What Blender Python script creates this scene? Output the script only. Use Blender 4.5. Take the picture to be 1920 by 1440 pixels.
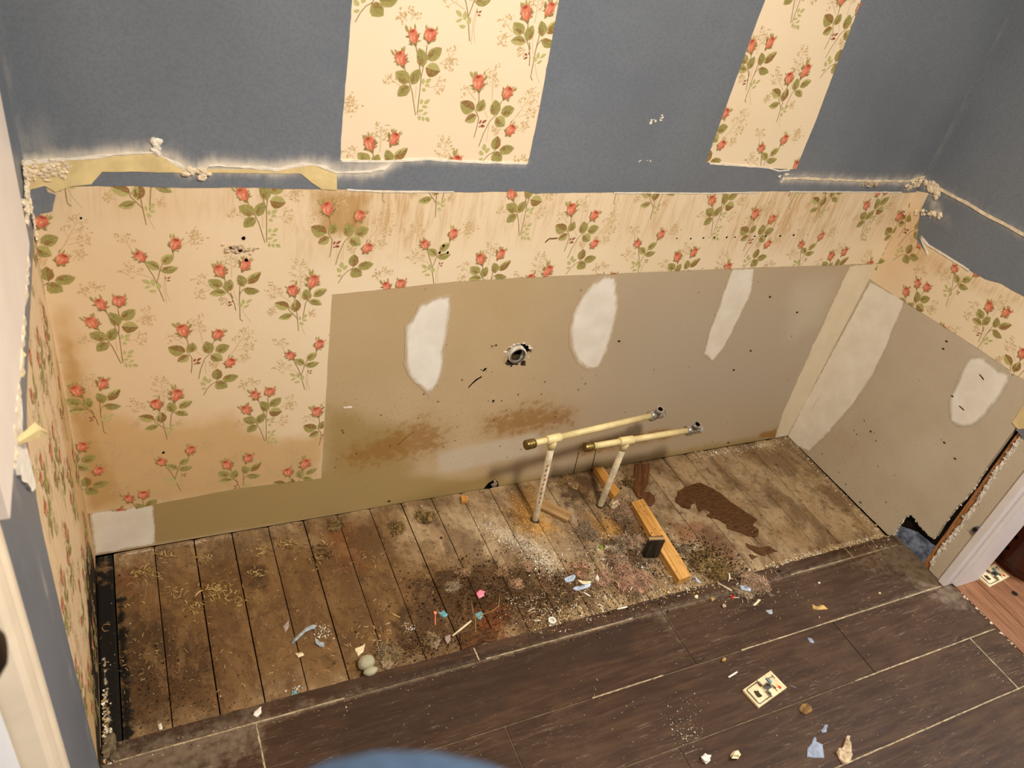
import bpy, bmesh, math, random
import numpy as np
from mathutils import Vector, Matrix, noise
from mathutils.geometry import delaunay_2d_cdt
random.seed(7); np.random.seed(7)
RNG = np.random.default_rng(7)
scene = bpy.context.scene
for o in list(bpy.data.objects): bpy.data.objects.remove(o)

# ------------------------------------------------------------------ camera
W = 2.0                                   # alcove width in metres
FPX = 1452.105
R = np.array([[0.89860209, -0.39672348, 0.187416],
              [-0.10119962, -0.60302872, -0.79127429],
              [0.42693432, 0.6920743, -0.58203114]])      # rows: right, down, forward
CAM = np.array([0.13260747, -1.28886069, 1.43314159])
cam_data = bpy.data.cameras.new('camera')
cam = bpy.data.objects.new('camera', cam_data)
scene.collection.objects.link(cam)
m = Matrix.Identity(4)
for i in range(3):
    m[i][0] = R[0][i]; m[i][1] = -R[1][i]; m[i][2] = -R[2][i]; m[i][3] = CAM[i]
cam.matrix_world = m
cam_data.sensor_width = 36.0
cam_data.lens = 36.0 * FPX / 1920.0
cam_data.clip_start = 0.02
cam_data.dof.use_dof = True
cam_data.dof.focus_distance = 1.9
cam_data.dof.aperture_fstop = 7.0
scene.camera = cam

# ------------------------------------------------------------------ light, exposure
world = bpy.data.worlds.new('world'); scene.world = world; world.use_nodes = True
world.node_tree.nodes['Background'].inputs[0].default_value = (0.9, 0.95, 1.0, 1)
world.node_tree.nodes['Background'].inputs[1].default_value = 0.15
LAMP_POS = (0.86, -1.38, 2.30)
LAMP_WATTS = 54.0
LAMP_COLOR = (1.0, 0.87, 0.70)
HALL_WATTS = 55.0
HALL_COLOR = (0.90, 0.94, 1.0)
scene.view_settings.view_transform = 'Standard'
scene.view_settings.look = 'None'
scene.view_settings.gamma = 1.0
scene.view_settings.use_curve_mapping = False
scene.view_settings.exposure = 0.0

# ------------------------------------------------------------------ pixels to places
def ray(px, py):
    return R.T @ np.array([(px - 960) / FPX, (py - 720) / FPX, 1.0])
def hit(px, py, ax, val):
    r = ray(px, py); t = (val - CAM[ax]) / r[ax]
    return CAM + t * r
def PB(px, py, d=0.0):                    # back wall -> (u, v)
    p = hit(px, py, 1, -d); return (p[0], p[2])
def PR(px, py, d=0.0):                    # right wall -> (u = -y, v = z)
    p = hit(px, py, 0, W - d); return (-p[1], p[2])
def PL(px, py, d=0.0):                    # left wall
    p = hit(px, py, 0, d); return (-p[1], p[2])
def PF(px, py, z=0.0):                    # floor -> (x, y)
    p = hit(px, py, 2, z); return (p[0], p[1])
TZ = 0.018                                # top of the tiles
def mapB(u, v, d): return (u, -d, v)
def mapR(u, v, d): return (W - d, -u, v)
def mapL(u, v, d): return (d, -u, v)
def mapF(u, v, d): return (u, v, d)
def mapT(u, v, d): return (u, v, TZ + d)
def pts(fn, s, off=(0, 0), scale=1.0, d=None):
    out = []
    for a, b in s:
        out.append(fn(off[0] + a / scale, off[1] + b / scale) if d is None else fn(off[0] + a / scale, off[1] + b / scale, d))
    return out

# ------------------------------------------------------------------ materials
def lin(c):
    if isinstance(c, str): c = tuple(int(c[i:i + 2], 16) for i in (0, 2, 4))
    return tuple(((x / 255) / 12.92 if x / 255 <= 0.04045 else ((x / 255 + 0.055) / 1.055) ** 2.4) for x in c)
class NT:
    def __init__(s, name):
        s.m = bpy.data.materials.new(name); s.m.use_nodes = True
        s.t = s.m.node_tree; s.bsdf = s.t.nodes['Principled BSDF']
        s.co = None
    def n(s, typ, **k):
        x = s.t.nodes.new(typ)
        for a, b in k.items(): setattr(x, a, b)
        return x
    def put(s, sock, v):
        if v is None: return
        if isinstance(v, bpy.types.NodeSocket): s.t.links.new(v, sock)
        elif isinstance(v, tuple) and len(v) == 3 and sock.type == 'RGBA': sock.default_value = (*v, 1)
        else: sock.default_value = v
    def coord(s):
        if s.co is None: s.co = s.n('ShaderNodeTexCoord').outputs['Object']
        return s.co
    def vec(s, scale):
        x = s.n('ShaderNodeMapping'); s.put(x.inputs[0], s.coord()); x.inputs['Scale'].default_value = scale
        return x.outputs[0]
    def noise(s, scale, detail=4, rough=0.55, stretch=None, dist=0.0):
        x = s.n('ShaderNodeTexNoise'); s.put(x.inputs['Vector'], s.vec(stretch) if stretch else s.coord())
        x.inputs['Scale'].default_value = scale; x.inputs['Detail'].default_value = detail
        x.inputs['Roughness'].default_value = rough; x.inputs['Distortion'].default_value = dist
        return x.outputs[0]
    def voro(s, scale, feature='F1', out='Distance', stretch=None):
        x = s.n('ShaderNodeTexVoronoi', feature=feature); s.put(x.inputs['Vector'], s.vec(stretch) if stretch else s.coord())
        x.inputs['Scale'].default_value = scale
        return x.outputs[out]
    def math(s, op, a, b=None, c=None, clamp=False):
        x = s.n('ShaderNodeMath', operation=op, use_clamp=clamp)
        s.put(x.inputs[0], a)
        if b is not None: s.put(x.inputs[1], b)
        if c is not None: s.put(x.inputs[2], c)
        return x.outputs[0]
    def step(s, x, lo, hi):
        n = s.n('ShaderNodeMapRange', interpolation_type='SMOOTHSTEP')
        s.put(n.inputs['Value'], x); n.inputs['From Min'].default_value = lo; n.inputs['From Max'].default_value = hi
        return n.outputs[0]
    def mix(s, f, a, b, blend='MIX'):
        n = s.n('ShaderNodeMix', data_type='RGBA', blend_type=blend)
        s.put(n.inputs[0], f); s.put(n.inputs[6], a); s.put(n.inputs[7], b)
        return n.outputs[2]
    def attr(s, name, out='Fac'):
        x = s.n('ShaderNodeAttribute', attribute_name=name); return x.outputs[out]
    def mask(s, name, scale=60, amp=0.6, lo=0.35, hi=0.65, stretch=None):
        nz = s.math('SUBTRACT', s.noise(scale, 5, 0.6, stretch), 0.5)
        return s.step(s.math('MULTIPLY_ADD', nz, amp * 2, s.attr(name)), lo, hi)
    def bump(s, h, strength=0.3, dist=0.002):
        x = s.n('ShaderNodeBump'); x.inputs['Strength'].default_value = strength; x.inputs['Distance'].default_value = dist
        s.put(x.inputs['Height'], h); s.put(s.bsdf.inputs['Normal'], x.outputs[0])
    def done(s, color, rough=0.6, spec=0.4, metal=0.0):
        s.put(s.bsdf.inputs['Base Color'], color); s.put(s.bsdf.inputs['Roughness'], rough)
        s.put(s.bsdf.inputs['Specular IOR Level'], spec); s.put(s.bsdf.inputs['Metallic'], metal)
        return s.m
M = {}
def simple(name, col, rough=0.6, spec=0.4, metal=0.0, var=0.12, scale=40, bump=0.15, bd=0.001, stretch=None):
    t = NT(name); c = lin(col)
    nz = t.noise(scale, 4, 0.6, stretch)
    dk = tuple(x * (1 - var * 1.6) for x in c); lt = tuple(min(1, x * (1 + var)) for x in c)
    col = t.mix(t.step(nz, 0.3, 0.7), dk, lt)
    if bump: t.bump(nz, bump, bd)
    M[name] = t.done(col, rough, spec, metal); return M[name]

# blue wall paint, powdery where the joint was torn open
t = NT('blue_paint')
c = t.mix(t.step(t.noise(3.0, 3), 0.3, 0.7), lin('6e7580'), lin('79808a'))
c = t.mix(t.math('MULTIPLY', t.step(t.noise(220, 2), 0.35, 0.7), 0.35), c, lin('5d656f'))
fr = t.math('MULTIPLY', t.attr('frost'), t.step(t.math('MULTIPLY_ADD', t.noise(38, 5, 0.7, (1, 1, 0.35)), 2.2, t.attr('frost')), 0.9, 2.1))
c = t.mix(fr, c, lin('dfd5c6'))
sp = t.math('MULTIPLY', t.step(t.voro(9), 0.035, 0.015), t.step(t.noise(5), 0.5, 0.6))
c = t.mix(t.math('MULTIPLY', sp, 0.7), c, lin('b9b9b9'))
t.bump(t.noise(260, 2, 0.5), 0.12, 0.0006)
M['blue'] = t.done(c, 0.42, 0.45)

# wallpaper ground
t = NT('wallpaper_ground')
c = t.mix(t.step(t.noise(2.2, 3), 0.3, 0.7), lin('f0dcbc'), lin('f6e4c8'))
weave = t.math('MULTIPLY', t.noise(700, 1, 0.5, (1, 1, 1)), 0.12)
c = t.mix(weave, c, lin('d9bf97'))
gl = t.math('MULTIPLY', t.attr('glue'), t.step(t.noise(60, 4, 0.65, (1, 1, 0.14), 1.2), 0.42, 0.68))
c = t.mix(t.math('MULTIPLY', gl, 0.75), c, lin('ba8a4c'))
c = t.mix(t.math('MULTIPLY', t.attr('glue'), 0.30), c, lin('cda872'))
c = t.mix(t.math('MULTIPLY', t.mask('stain', 14, 0.30, 0.25, 0.75), 0.75), c, lin('c49a56'))
c = t.mix(t.math('MULTIPLY', t.mask('stain2', 22, 0.35, 0.35, 0.7), 0.7), c, lin('b0843f'))
c = t.mix(t.math('MULTIPLY', t.attr('tan'), 0.50), c, lin('dab786'))
c = t.mix(t.mask('mold', 30, 0.45, 0.4, 0.65, (1, 1, .4)), c, lin('241a10'))
sp = t.math('MULTIPLY', t.step(t.voro(22), 0.06, 0.03), t.step(t.noise(7), 0.58, 0.66))
c = t.mix(t.math('MULTIPLY', sp, 0.6), c, lin('7a5c34'))
t.bump(t.math('ADD', t.math('MULTIPLY', t.noise(420, 2), 0.4), t.math('MULTIPLY', t.math('MULTIPLY', t.attr('glue'), t.noise(70, 3, 0.6, (1, 1, 0.15))), 3.0)), 0.3, 0.0008)
M['paper'] = t.done(c, 0.62, 0.3)

t = NT('wallpaper_ink')
c = t.attr('Col', 'Color')
c = t.mix(t.math('MULTIPLY', t.step(t.noise(260, 2), 0.4, 0.7), 0.18), c, lin('e8d0a8'))
M['ink'] = t.done(c, 0.6, 0.3)

# bare drywall paper
t = NT('drywall_paper')
c = t.mix(t.step(t.noise(2.5, 4), 0.3, 0.7), lin('c0a780'), lin('cbb38e'))
c = t.mix(t.math('MULTIPLY', t.attr('cool'), 0.85), c, lin('bdb2a2'))  # greyer tint; on the right wall it also paints in cool hall light
c = t.mix(t.math('MULTIPLY', t.mask('olive', 9, 0.4, 0.2, 0.9), 0.8), c, lin('a48c54'))
c = t.mix(t.math('MULTIPLY', t.mask('rust', 9, 0.35, 0.2, 0.95), 0.36), c, lin('a87c3c'))
c = t.mix(t.math('MULTIPLY', t.mask('rust', 48, 0.8, 0.55, 1.0, (1, 1, 1.2)), 0.65), c, lin('966a2c'))
c = t.mix(t.math('MULTIPLY', t.mask('pale', 10, 0.25, 0.2, 0.8), 0.7), c, lin('d2c8b4'))
spots = t.math('MULTIPLY', t.step(t.voro(34), 0.12, 0.07), t.step(t.math('MULTIPLY_ADD', t.attr('spots'), 0.45, t.noise(11, 3)), 0.62, 0.74))
c = t.mix(t.math('MULTIPLY', spots, 0.75), c, lin('3c2a14'))
fine = t.math('MULTIPLY', t.step(t.noise(150, 4, 0.7), 0.56, 0.7), t.math('MULTIPLY', t.attr('spots'), 0.5))
c = t.mix(fine, c, lin('6d5a35'))
c = t.mix(t.math('MULTIPLY', t.step(t.noise(320, 2), 0.4, 0.7), 0.15), c, lin('8a7656'))
t.bump(t.noise(380, 3), 0.15, 0.0006)
M['drywall'] = t.done(c, 0.7, 0.25)

# joint compound, feathering into the board
t = NT('joint_compound')
nz = t.math('SUBTRACT', t.noise(38, 5, 0.65, (1, 1, 0.5)), 0.5)
f = t.step(t.math('MULTIPLY_ADD', nz, 1.3, t.attr('body')), 0.10, 0.75)
c = t.mix(t.step(t.noise(16, 4), 0.3, 0.75), lin('e8e1d4'), lin('f5f0e7'))
c = t.mix(t.math('MULTIPLY', t.attr('yellow'), 0.8), c, lin('dcc794'))
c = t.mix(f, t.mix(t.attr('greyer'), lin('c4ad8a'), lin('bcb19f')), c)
t.bump(t.math('ADD', t.noise(90, 4, 0.6, (1, 1, .6)), t.math('MULTIPLY', f, 0.6)), 0.25, 0.001)
M['compound'] = t.done(c, 0.8, 0.2)
simple('torn_paper', 'e2cc96', 0.75, 0.2, var=0.1, scale=25)
simple('white_paper', 'eee6d8', 0.75, 0.2, var=0.08, scale=60)
simple('caulk', 'ead9bd', 0.55, 0.4, var=0.14, scale=70, bump=0.4)
simple('plaster_raw', 'e3dcd0', 0.9, 0.1, var=0.2, scale=90, bump=0.8, bd=0.003)
simple('white_trim', 'e9e2e2', 0.4, 0.5, var=0.03, scale=10, bump=0.05)
simple('cream_trim', 'ecdcc4', 0.42, 0.5, var=0.05, scale=8, bump=0.05)
simple('white_board', 'f0e4da', 0.45, 0.45, var=0.03, scale=10, bump=0.05)
simple('door_paint', 'e3e8f2', 0.4, 0.5, var=0.03, scale=6, bump=0.05)
simple('ceiling_white', 'ddd8cc', 0.8, 0.2, var=0.03, scale=6, bump=0.1)
simple('room_blue', '66707f', 0.5, 0.4, var=0.05, scale=6, bump=0.05)
simple('dark_void', '1c1712', 0.95, 0.05, var=0.3, scale=30)
simple('stud_wood', 'a9764a', 0.8, 0.2, var=0.3, scale=40, stretch=(6, 6, 1))
simple('batting', '78839a', 0.9, 0.1, var=0.4, scale=45, bump=0.6, bd=0.004)
simple('mortar', '6f604b', 0.9, 0.1, var=0.25, scale=90, bump=0.5)
simple('black_metal', '17110d', 0.35, 0.5, var=0.1)
simple('mahogany', '3a1308', 0.35, 0.5, var=0.35, scale=14, stretch=(5, 5, 0.7), bump=0.05)
simple('grey_plastic', '63656a', 0.45, 0.5, var=0.1)
simple('black_hole', '050403', 0.9, 0.05, bump=0)
simple('pvc', 'e6d39b', 0.38, 0.5, var=0.10, scale=30, bump=0.05)
simple('pvc_grey', 'cbbd9f', 0.45, 0.45, var=0.18, scale=45, bump=0.05)
simple('brass', '8a7440', 0.35, 0.5, 0.85, var=0.3, scale=60)
simple('chrome', 'd2cfc8', 0.22, 0.5, 0.85, var=0.25, scale=60, bump=0.05)
simple('steel', '8f8a80', 0.3, 0.5, 1.0, var=0.2)
simple('pipe_end', 'ece5d6', 0.35, 0.5, var=0.15, scale=60)
simple('gunk', '3a2f1c', 0.8, 0.2, var=0.4, scale=80, bump=0.6)
simple('pebble', 'a7a186', 0.55, 0.35, var=0.08, scale=60)
simple('white_plastic', 'e6e0d2', 0.4, 0.5, var=0.04, bump=0)
simple('pink_plastic', 'f0869a', 0.4, 0.5, var=0.04, bump=0)
simple('coral_plastic', 'ea8163', 0.4, 0.5, var=0.04, bump=0)
simple('teal_scrap', '6fa3ab', 0.5, 0.4, var=0.2, scale=90)
simple('blue_scrap', 'b3c1d6', 0.5, 0.4, var=0.2, scale=90)
simple('greyblue_scrap', 'a4adb0', 0.6, 0.3, var=0.25, scale=120)
simple('blue_chip', '8b95a8', 0.6, 0.3, var=0.15, scale=90)
simple('lilac_flake', 'a58f88', 0.6, 0.3, var=0.1)
simple('tan_scrap', 'b8965a', 0.7, 0.2, var=0.25, scale=90)
simple('brown_scrap', '7d5f35', 0.7, 0.2, var=0.4, scale=90, bump=0.5)
simple('pale_scrap', 'c9b395', 0.7, 0.2, var=0.3, scale=90, bump=0.5)
simple('cream_scrap', 'e9d7b0', 0.7, 0.2, var=0.15, scale=90)
simple('leaf_green', '8b9a3c', 0.6, 0.3, var=0.2)
simple('red_scrap', 'a02818', 0.5, 0.4, var=0.2)
simple('denim', '5d7596', 0.95, 0.1, var=0.15, scale=120, bump=0.3)
simple('skin', 'c99a7c', 0.6, 0.3, var=0.06, scale=30)
simple('hair', '2a1c12', 0.6, 0.3, var=0.3, scale=90)
simple('dark_cloth', '2b2d35', 0.95, 0.1, var=0.15, scale=120)
simple('phone_black', '101114', 0.3, 0.5, var=0.05)
simple('trap_wood', 'e2caa2', 0.7, 0.25, var=0.15, scale=60, stretch=(3, 1, 1))
simple('trap_red', 'c8280f', 0.6, 0.3, var=0.05, bump=0)
simple('trap_yellow', 'd8a62a', 0.6, 0.3, var=0.05, bump=0)
simple('trap_ink', '2d2c30', 0.6, 0.3, var=0.05, bump=0)
simple('trap_green', '6c8584', 0.5, 0.4, var=0.1, bump=0)
simple('lamp_brass', 'a98d58', 0.3, 0.5, 0.9, var=0.1)

# pine off-cuts
def wood(name, a, b, axis_stretch, rough=0.65, dirt=0.3):
    t = NT(name)
    g = t.noise(22, 6, 0.6, axis_stretch, 0.6)
    c = t.mix(t.step(g, 0.35, 0.68), lin(a), lin(b))
    c = t.mix(t.math('MULTIPLY', t.step(t.noise(60, 5, .65), 0.55, 0.75), dirt), c, lin('2e1c0c'))
    t.bump(g, 0.25, 0.001)
    M[name] = t.done(c, rough, 0.3); return M[name]
wood('pine', 'b07c38', 'd9a860', (0.25, 6, 6), dirt=.5)
wood('pine_grey', '8d6d45', 'ae8b5c', (0.3, 6, 6), dirt=0.5)
wood('veneer', '4a2b17', '70482a', (0.35, 9, 9), 0.5, 0.3)
wood('black_block', '0f0d0a', '3a352c', (8, 8, 0.6), 0.5, 0.2)
wood('hall_boards', '70482f', '8f664a', (9, 0.5, 9), 0.4, 0.3)

# dark wood-look tile
t = NT('dark_tile')
g = t.noise(9, 7, 0.65, (0.9, 8, 8), 0.7)
c = t.mix(t.step(g, 0.35, 0.7), lin('352317'), lin('4a3524'))
c = t.mix(t.math('MULTIPLY', t.step(t.noise(3.0, 6, 0.68, None, 0.6), 0.48, 0.66), 0.28), c, lin('5c4632'))
streak = t.math('MULTIPLY', t.step(t.noise(34, 6, 0.7, (0.7, 7, 7), 1.2), 0.57, 0.68), t.step(t.noise(4.2, 4), 0.42, 0.6))
c = t.mix(t.math('MULTIPLY', streak, 0.75), c, lin('8a7866'))
c = t.mix(t.math('MULTIPLY', t.mask('dust', 60, 0.7, 0.45, 1.2), 0.50), c, lin('8f7f6b'))
c = t.mix(t.math('MULTIPLY', t.mask('wet', 12, 0.5, 0.4, 0.7), 0.5), c, lin('30221a'))
sp = t.step(t.voro(55), 0.075, 0.03)
c = t.mix(t.math('MULTIPLY', t.math('MULTIPLY', sp, t.step(t.noise(6, 3), 0.5, 0.62)), 0.8), c, lin('cbbfae'))
t.bump(g, 0.15, 0.001)
rg = t.math('MULTIPLY_ADD', t.noise(5, 4), 0.30, 0.42)
M['tile'] = t.done(c, rg, 0.22)

# old subfloor planks
t = NT('old_plank')
oi = t.n('ShaderNodeObjectInfo').outputs['Random']
g = t.noise(14, 6, 0.65, (6, 0.6, 6), 0.8)
c = t.mix(t.step(g, 0.3, 0.72), lin('957c5b'), lin('b49a74'))
c = t.mix(t.math('MULTIPLY', oi, 0.45), c, lin('8b7150'))
c = t.mix(t.math('MULTIPLY', t.attr('grey'), 0.6), c, lin('b5a081'))
c = t.mix(t.math('MULTIPLY', t.mask('brown', 16, 0.5, 0.15, 0.85), 0.92), c, lin('6d4e2a'))
c = t.mix(t.math('MULTIPLY', t.mask('dark', 30, 0.9, 0.28, 0.85), 0.85), c, lin('3d2a17'))
c = t.mix(t.math('MULTIPLY', t.mask('rust', 30, 0.8, 0.40, 1.0), 0.6), c, lin('7d4420'))
c = t.mix(t.math('MULTIPLY', t.mask('red', 45, 0.8, 0.45, 1.0), 0.6), c, lin('7a4a35'))
c = t.mix(t.math('MULTIPLY', t.mask('saw', 80, 0.8, 0.40, 1.0), 0.85), c, lin('c0904a'))
c = t.mix(t.math('MULTIPLY', t.mask('white', 130, 0.9, 0.62, 1.0), 0.6), c, lin('dccfb8'))
big = t.math('MULTIPLY', t.step(t.noise(11, 5, 0.65, (1, .6, 1), .5), 0.42, 0.60), 0.65)
c = t.mix(big, c, lin('573d23'))
c = t.mix(t.math('MULTIPLY', t.step(t.noise(17, 6, 0.7, (1, .5, 1), 1.0), 0.5, 0.62), 0.4), c, lin('8b6a44'))
blot = t.math('MULTIPLY', t.step(t.noise(48, 7, 0.75, None, .6), 0.52, 0.66), 0.62)
c = t.mix(blot, c, lin('4a341c'))
c = t.mix(t.math('MULTIPLY', t.step(t.noise(150, 5, 0.75), 0.58, 0.68), 0.5), c, lin('2c1c0d'))
c = t.mix(t.math('MULTIPLY', t.step(t.noise(190, 4, 0.75), 0.63, 0.72), 0.4), c, lin('c2ab84'))
c = t.mix(t.mask('mold', 40, 0.5, 0.40, 0.6), c, lin('120d08'))
c = t.mix(t.mask('salt', 120, 0.7, 0.62, 0.8), c, lin('a99d84'))
t.bump(t.math('ADD', g, t.math('MULTIPLY', t.noise(150, 5, 0.75), 1.6)), 0.55, 0.002)
M['plank'] = t.done(c, 0.72, 0.25)
t = NT('glue_residue')
c = t.mix(t.step(t.noise(50, 5, 0.6, (1, 4, 1)), 0.3, 0.7), lin('3a2210'), lin('63401f'))
M['glue'] = t.done(c, 0.4, 0.4)
t = NT('loose_bits')
c = t.attr('Col', 'Color')
M['bits'] = t.done(c, 0.75, 0.2)

# ------------------------------------------------------------------ scene helpers
COL = scene.collection
def tag(o, label=None, cat=None, group=None, kind=None):
    if label: o['label'] = label
    if cat: o['category'] = cat
    if group: o['group'] = group
    if kind: o['kind'] = kind
    return o
def link(name, me, mat, parent=None):
    o = bpy.data.objects.new(name, me); COL.objects.link(o)
    if mat is not None and not me.materials: me.materials.append(M[mat] if isinstance(mat, str) else mat)
    if parent is not None: o.parent = parent
    return o
def empty(name, loc=(0, 0, 0)):
    o = bpy.data.objects.new(name, None); COL.objects.link(o); o.location = loc; o.empty_display_size = 0.02
    return o
def mesh(name, v, f, mat, parent=None, smooth=False):
    me = bpy.data.meshes.new(name); me.from_pydata([tuple(map(float, p)) for p in v], [], f)
    me.update()
    if smooth: me.polygons.foreach_set('use_smooth', [True] * len(me.polygons))
    return link(name, me, mat, parent)
def from_bm(name, bm, mat, parent=None, smooth=False):
    me = bpy.data.meshes.new(name); bmesh.ops.recalc_face_normals(bm, faces=bm.faces); bm.to_mesh(me); bm.free()
    if smooth: me.polygons.foreach_set('use_smooth', [True] * len(me.polygons))
    return link(name, me, mat, parent)
def box(name, lo, hi, mat, parent=None, bev=0.0):
    bm = bmesh.new()
    bmesh.ops.create_cube(bm, size=1.0)
    for v in bm.verts:
        v.co = Vector([(lo[i] + hi[i]) / 2 + v.co[i] * (hi[i] - lo[i]) for i in range(3)])
    if bev: bmesh.ops.bevel(bm, geom=list(bm.edges), offset=bev, segments=2, affect='EDGES', profile=0.6)
    return from_bm(name, bm, mat, parent)
def setattr_f(me, name, vals):
    a = me.attributes.new(name, 'FLOAT', 'POINT'); a.data.foreach_set('value', np.asarray(vals, np.float32))

def in_poly(P, poly):
    x, y = P[:, 0], P[:, 1]; res = np.zeros(len(P), bool)
    q = np.asarray(poly); j = len(q) - 1
    for i in range(len(q)):
        xi, yi = q[i]; xj, yj = q[j]
        if yi != yj:
            res ^= ((yi > y) != (yj > y)) & (x < (xj - xi) * (y - yi) / (yj - yi) + xi)
        j = i
    return res
def line_dist(P, line):
    q = np.asarray(line, float); best = np.full(len(P), 1e9)
    for a, b in zip(q[:-1], q[1:]):
        ab = b - a; L2 = max(ab @ ab, 1e-12)
        tt = np.clip(((P - a) @ ab) / L2, 0, 1)
        best = np.minimum(best, np.hypot(*(P - a - tt[:, None] * ab).T))
    return best
def soft(poly, s):                        # soft mask of a polygon, 0..1
    poly = [tuple(p) for p in poly]
    def f(P):
        d = line_dist(P, poly + [poly[0]]); ins = in_poly(P, poly)
        return np.clip(0.5 + np.where(ins, d, -d) / (2 * s), 0, 1)
    return f
def near(line, s):                        # 1 on the polyline, 0 at distance s
    return lambda P: np.clip(1 - line_dist(P, line) / s, 0, 1) ** 1.5
def mx(*fs):
    return lambda P: np.max([f(P) for f in fs], axis=0)
def jagged(poly, step=0.006, amp=0.002, seed=0, closed=True, freq=60.0):
    out = []; n = len(poly)
    for i in range(n if closed else n - 1):
        a = np.array(poly[i]); b = np.array(poly[(i + 1) % n]); L = np.linalg.norm(b - a); k = max(1, int(L / step))
        for j in range(k):
            p = a + (b - a) * j / k
            w = 1.0 if 0 < j or amp > 0.0015 else 0.3
            q = noise.noise_vector(Vector((p[0] * freq, p[1] * freq, seed * 7.3)))
            out.append((p[0] + q.x * amp * w, p[1] + q.y * amp * w))
    if not closed: out.append(tuple(poly[-1]))
    return out

def sheet(name, outer, mp, d, mat, parent=None, holes=(), res=0.02, thick=0.001, attrs=None, dfun=None, body=None, smooth=False):
    """a sheet of any outline on a surface, with thickness, real holes and point attributes"""
    outer = [tuple(p) for p in outer]; vs = []; ed = []
    for ring in [outer] + [list(h) for h in holes]:
        s = len(vs); vs += [Vector(p) for p in ring]; n = len(ring)
        ed += [(s + i, s + (i + 1) % n) for i in range(n)]
    A = np.array(outer); lo, hi = A.min(0), A.max(0)
    if res:
        gx = np.arange(lo[0] + res / 2, hi[0], res); gy = np.arange(lo[1] + res / 2, hi[1], res)
        G = np.stack(np.meshgrid(gx, gy), -1).reshape(-1, 2)
        if len(G):
            G = G + RNG.uniform(-res * .12, res * .12, G.shape)
            keep = in_poly(G, outer) & (line_dist(G, outer + [outer[0]]) > res * .35)
            for h in holes: keep &= ~in_poly(G, h) & (line_dist(G, list(h) + [h[0]]) > res * .35)
            vs += [Vector(p) for p in G[keep]]
    V, E_, F, *_ = delaunay_2d_cdt(vs, ed, [], 0, 1e-7)
    P = np.array([(v.x, v.y) for v in V]); F = np.array([f for f in F if len(f) == 3])
    cen = P[F].mean(1); keep = in_poly(cen, outer)
    for h in holes: keep &= ~in_poly(cen, h)
    F = F[keep]
    dd = np.full(len(P), float(d))
    if dfun is not None: dd = dd + dfun(P)
    verts = [mp(p[0], p[1], q) for p, q in zip(P, dd)]
    faces = [tuple(int(i) for i in f) for f in F]
    # skirt
    cnt = {}
    for f in faces:
        for a, b in ((f[0], f[1]), (f[1], f[2]), (f[2], f[0])):
            k = (min(a, b), max(a, b)); cnt[k] = (cnt.get(k, (0,))[0] + 1, a, b)
    back = {}
    if thick:
        for k, (c_, a, b) in cnt.items():
            if c_ == 1:
                for i in (a, b):
                    if i not in back:
                        back[i] = len(verts); verts.append(mp(P[i][0], P[i][1], float(d) - thick))
                faces.append((b, a, back[a], back[b]))
    PA = np.concatenate([P, P[list(back)]]) if back else P
    o = mesh(name, verts, faces, mat, parent)
    # face the room: flip if normal points away
    me = o.data
    if len(F):
        nrm = me.polygons[0].normal; out = Vector(mp(0, 0, 1)) - Vector(mp(0, 0, 0))
        if nrm.dot(out) < 0: me.flip_normals()
    if attrs:
        for k, fn in attrs.items(): setattr_f(me, k, fn(PA))
    if body is not None:
        b = np.clip(line_dist(PA, outer + [outer[0]]) / body, 0, 1); setattr_f(me, 'body', b)
    if smooth: me.polygons.foreach_set('use_smooth', [True] * len(me.polygons))
    return o

def tube(path, r, n=12, caps=True):
    """vertices and faces of a tube along a polyline; r is one radius or one per point"""
    path = [np.array(p, float) for p in path]; rs = r if hasattr(r, '__len__') else [r] * len(path)
    v = []; f = []; up = None
    for i, p in enumerate(path):
        tng = path[min(i + 1, len(path) - 1)] - path[max(i - 1, 0)]; tng = tng / (np.linalg.norm(tng) + 1e-12)
        if up is None:
            up = np.array([0, 0, 1.]) if abs(tng[2]) < .9 else np.array([1., 0, 0])
        a = np.cross(tng, up); a /= np.linalg.norm(a); b = np.cross(a, tng); up = b
        for k in range(n):
            w = 2 * math.pi * k / n; v.append(p + rs[i] * (math.cos(w) * a + math.sin(w) * b))
    for i in range(len(path) - 1):
        for k in range(n):
            f.append((i * n + k, i * n + (k + 1) % n, (i + 1) * n + (k + 1) % n, (i + 1) * n + k))
    if caps:
        f.append(tuple(range(n - 1, -1, -1))); f.append(tuple((len(path) - 1) * n + k for k in range(n)))
    return v, f
def tube_obj(name, path, r, mat, parent=None, n=14, smooth=True):
    v, f = tube(path, r, n); o = mesh(name, v, f, mat, parent)
    if smooth:
        fl = [len(p.vertices) == 4 for p in o.data.polygons]; o.data.polygons.foreach_set('use_smooth', fl)
    return o
def lump(center, r, seed, sub=1, rough=0.35, squash=(1, 1, 1)):
    bm = bmesh.new(); bmesh.ops.create_icosphere(bm, subdivisions=sub, radius=1.0)
    v = []
    for q in bm.verts:
        k = 1 + rough * noise.noise(q.co * 1.7 + Vector((seed * 3.1, seed * 1.7, 0)))
        v.append((center[0] + q.co.x * r * k * squash[0], center[1] + q.co.y * r * k * squash[1], center[2] + q.co.z * r * k * squash[2]))
    f = [tuple(x.index for x in p.verts) for p in bm.faces]; bm.free()
    return v, f
def join(parts):
    V = []; F = []
    for v, f in parts:
        s = len(V); V += list(v); F += [tuple(i + s for i in q) for q in f]
    return V, F
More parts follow.
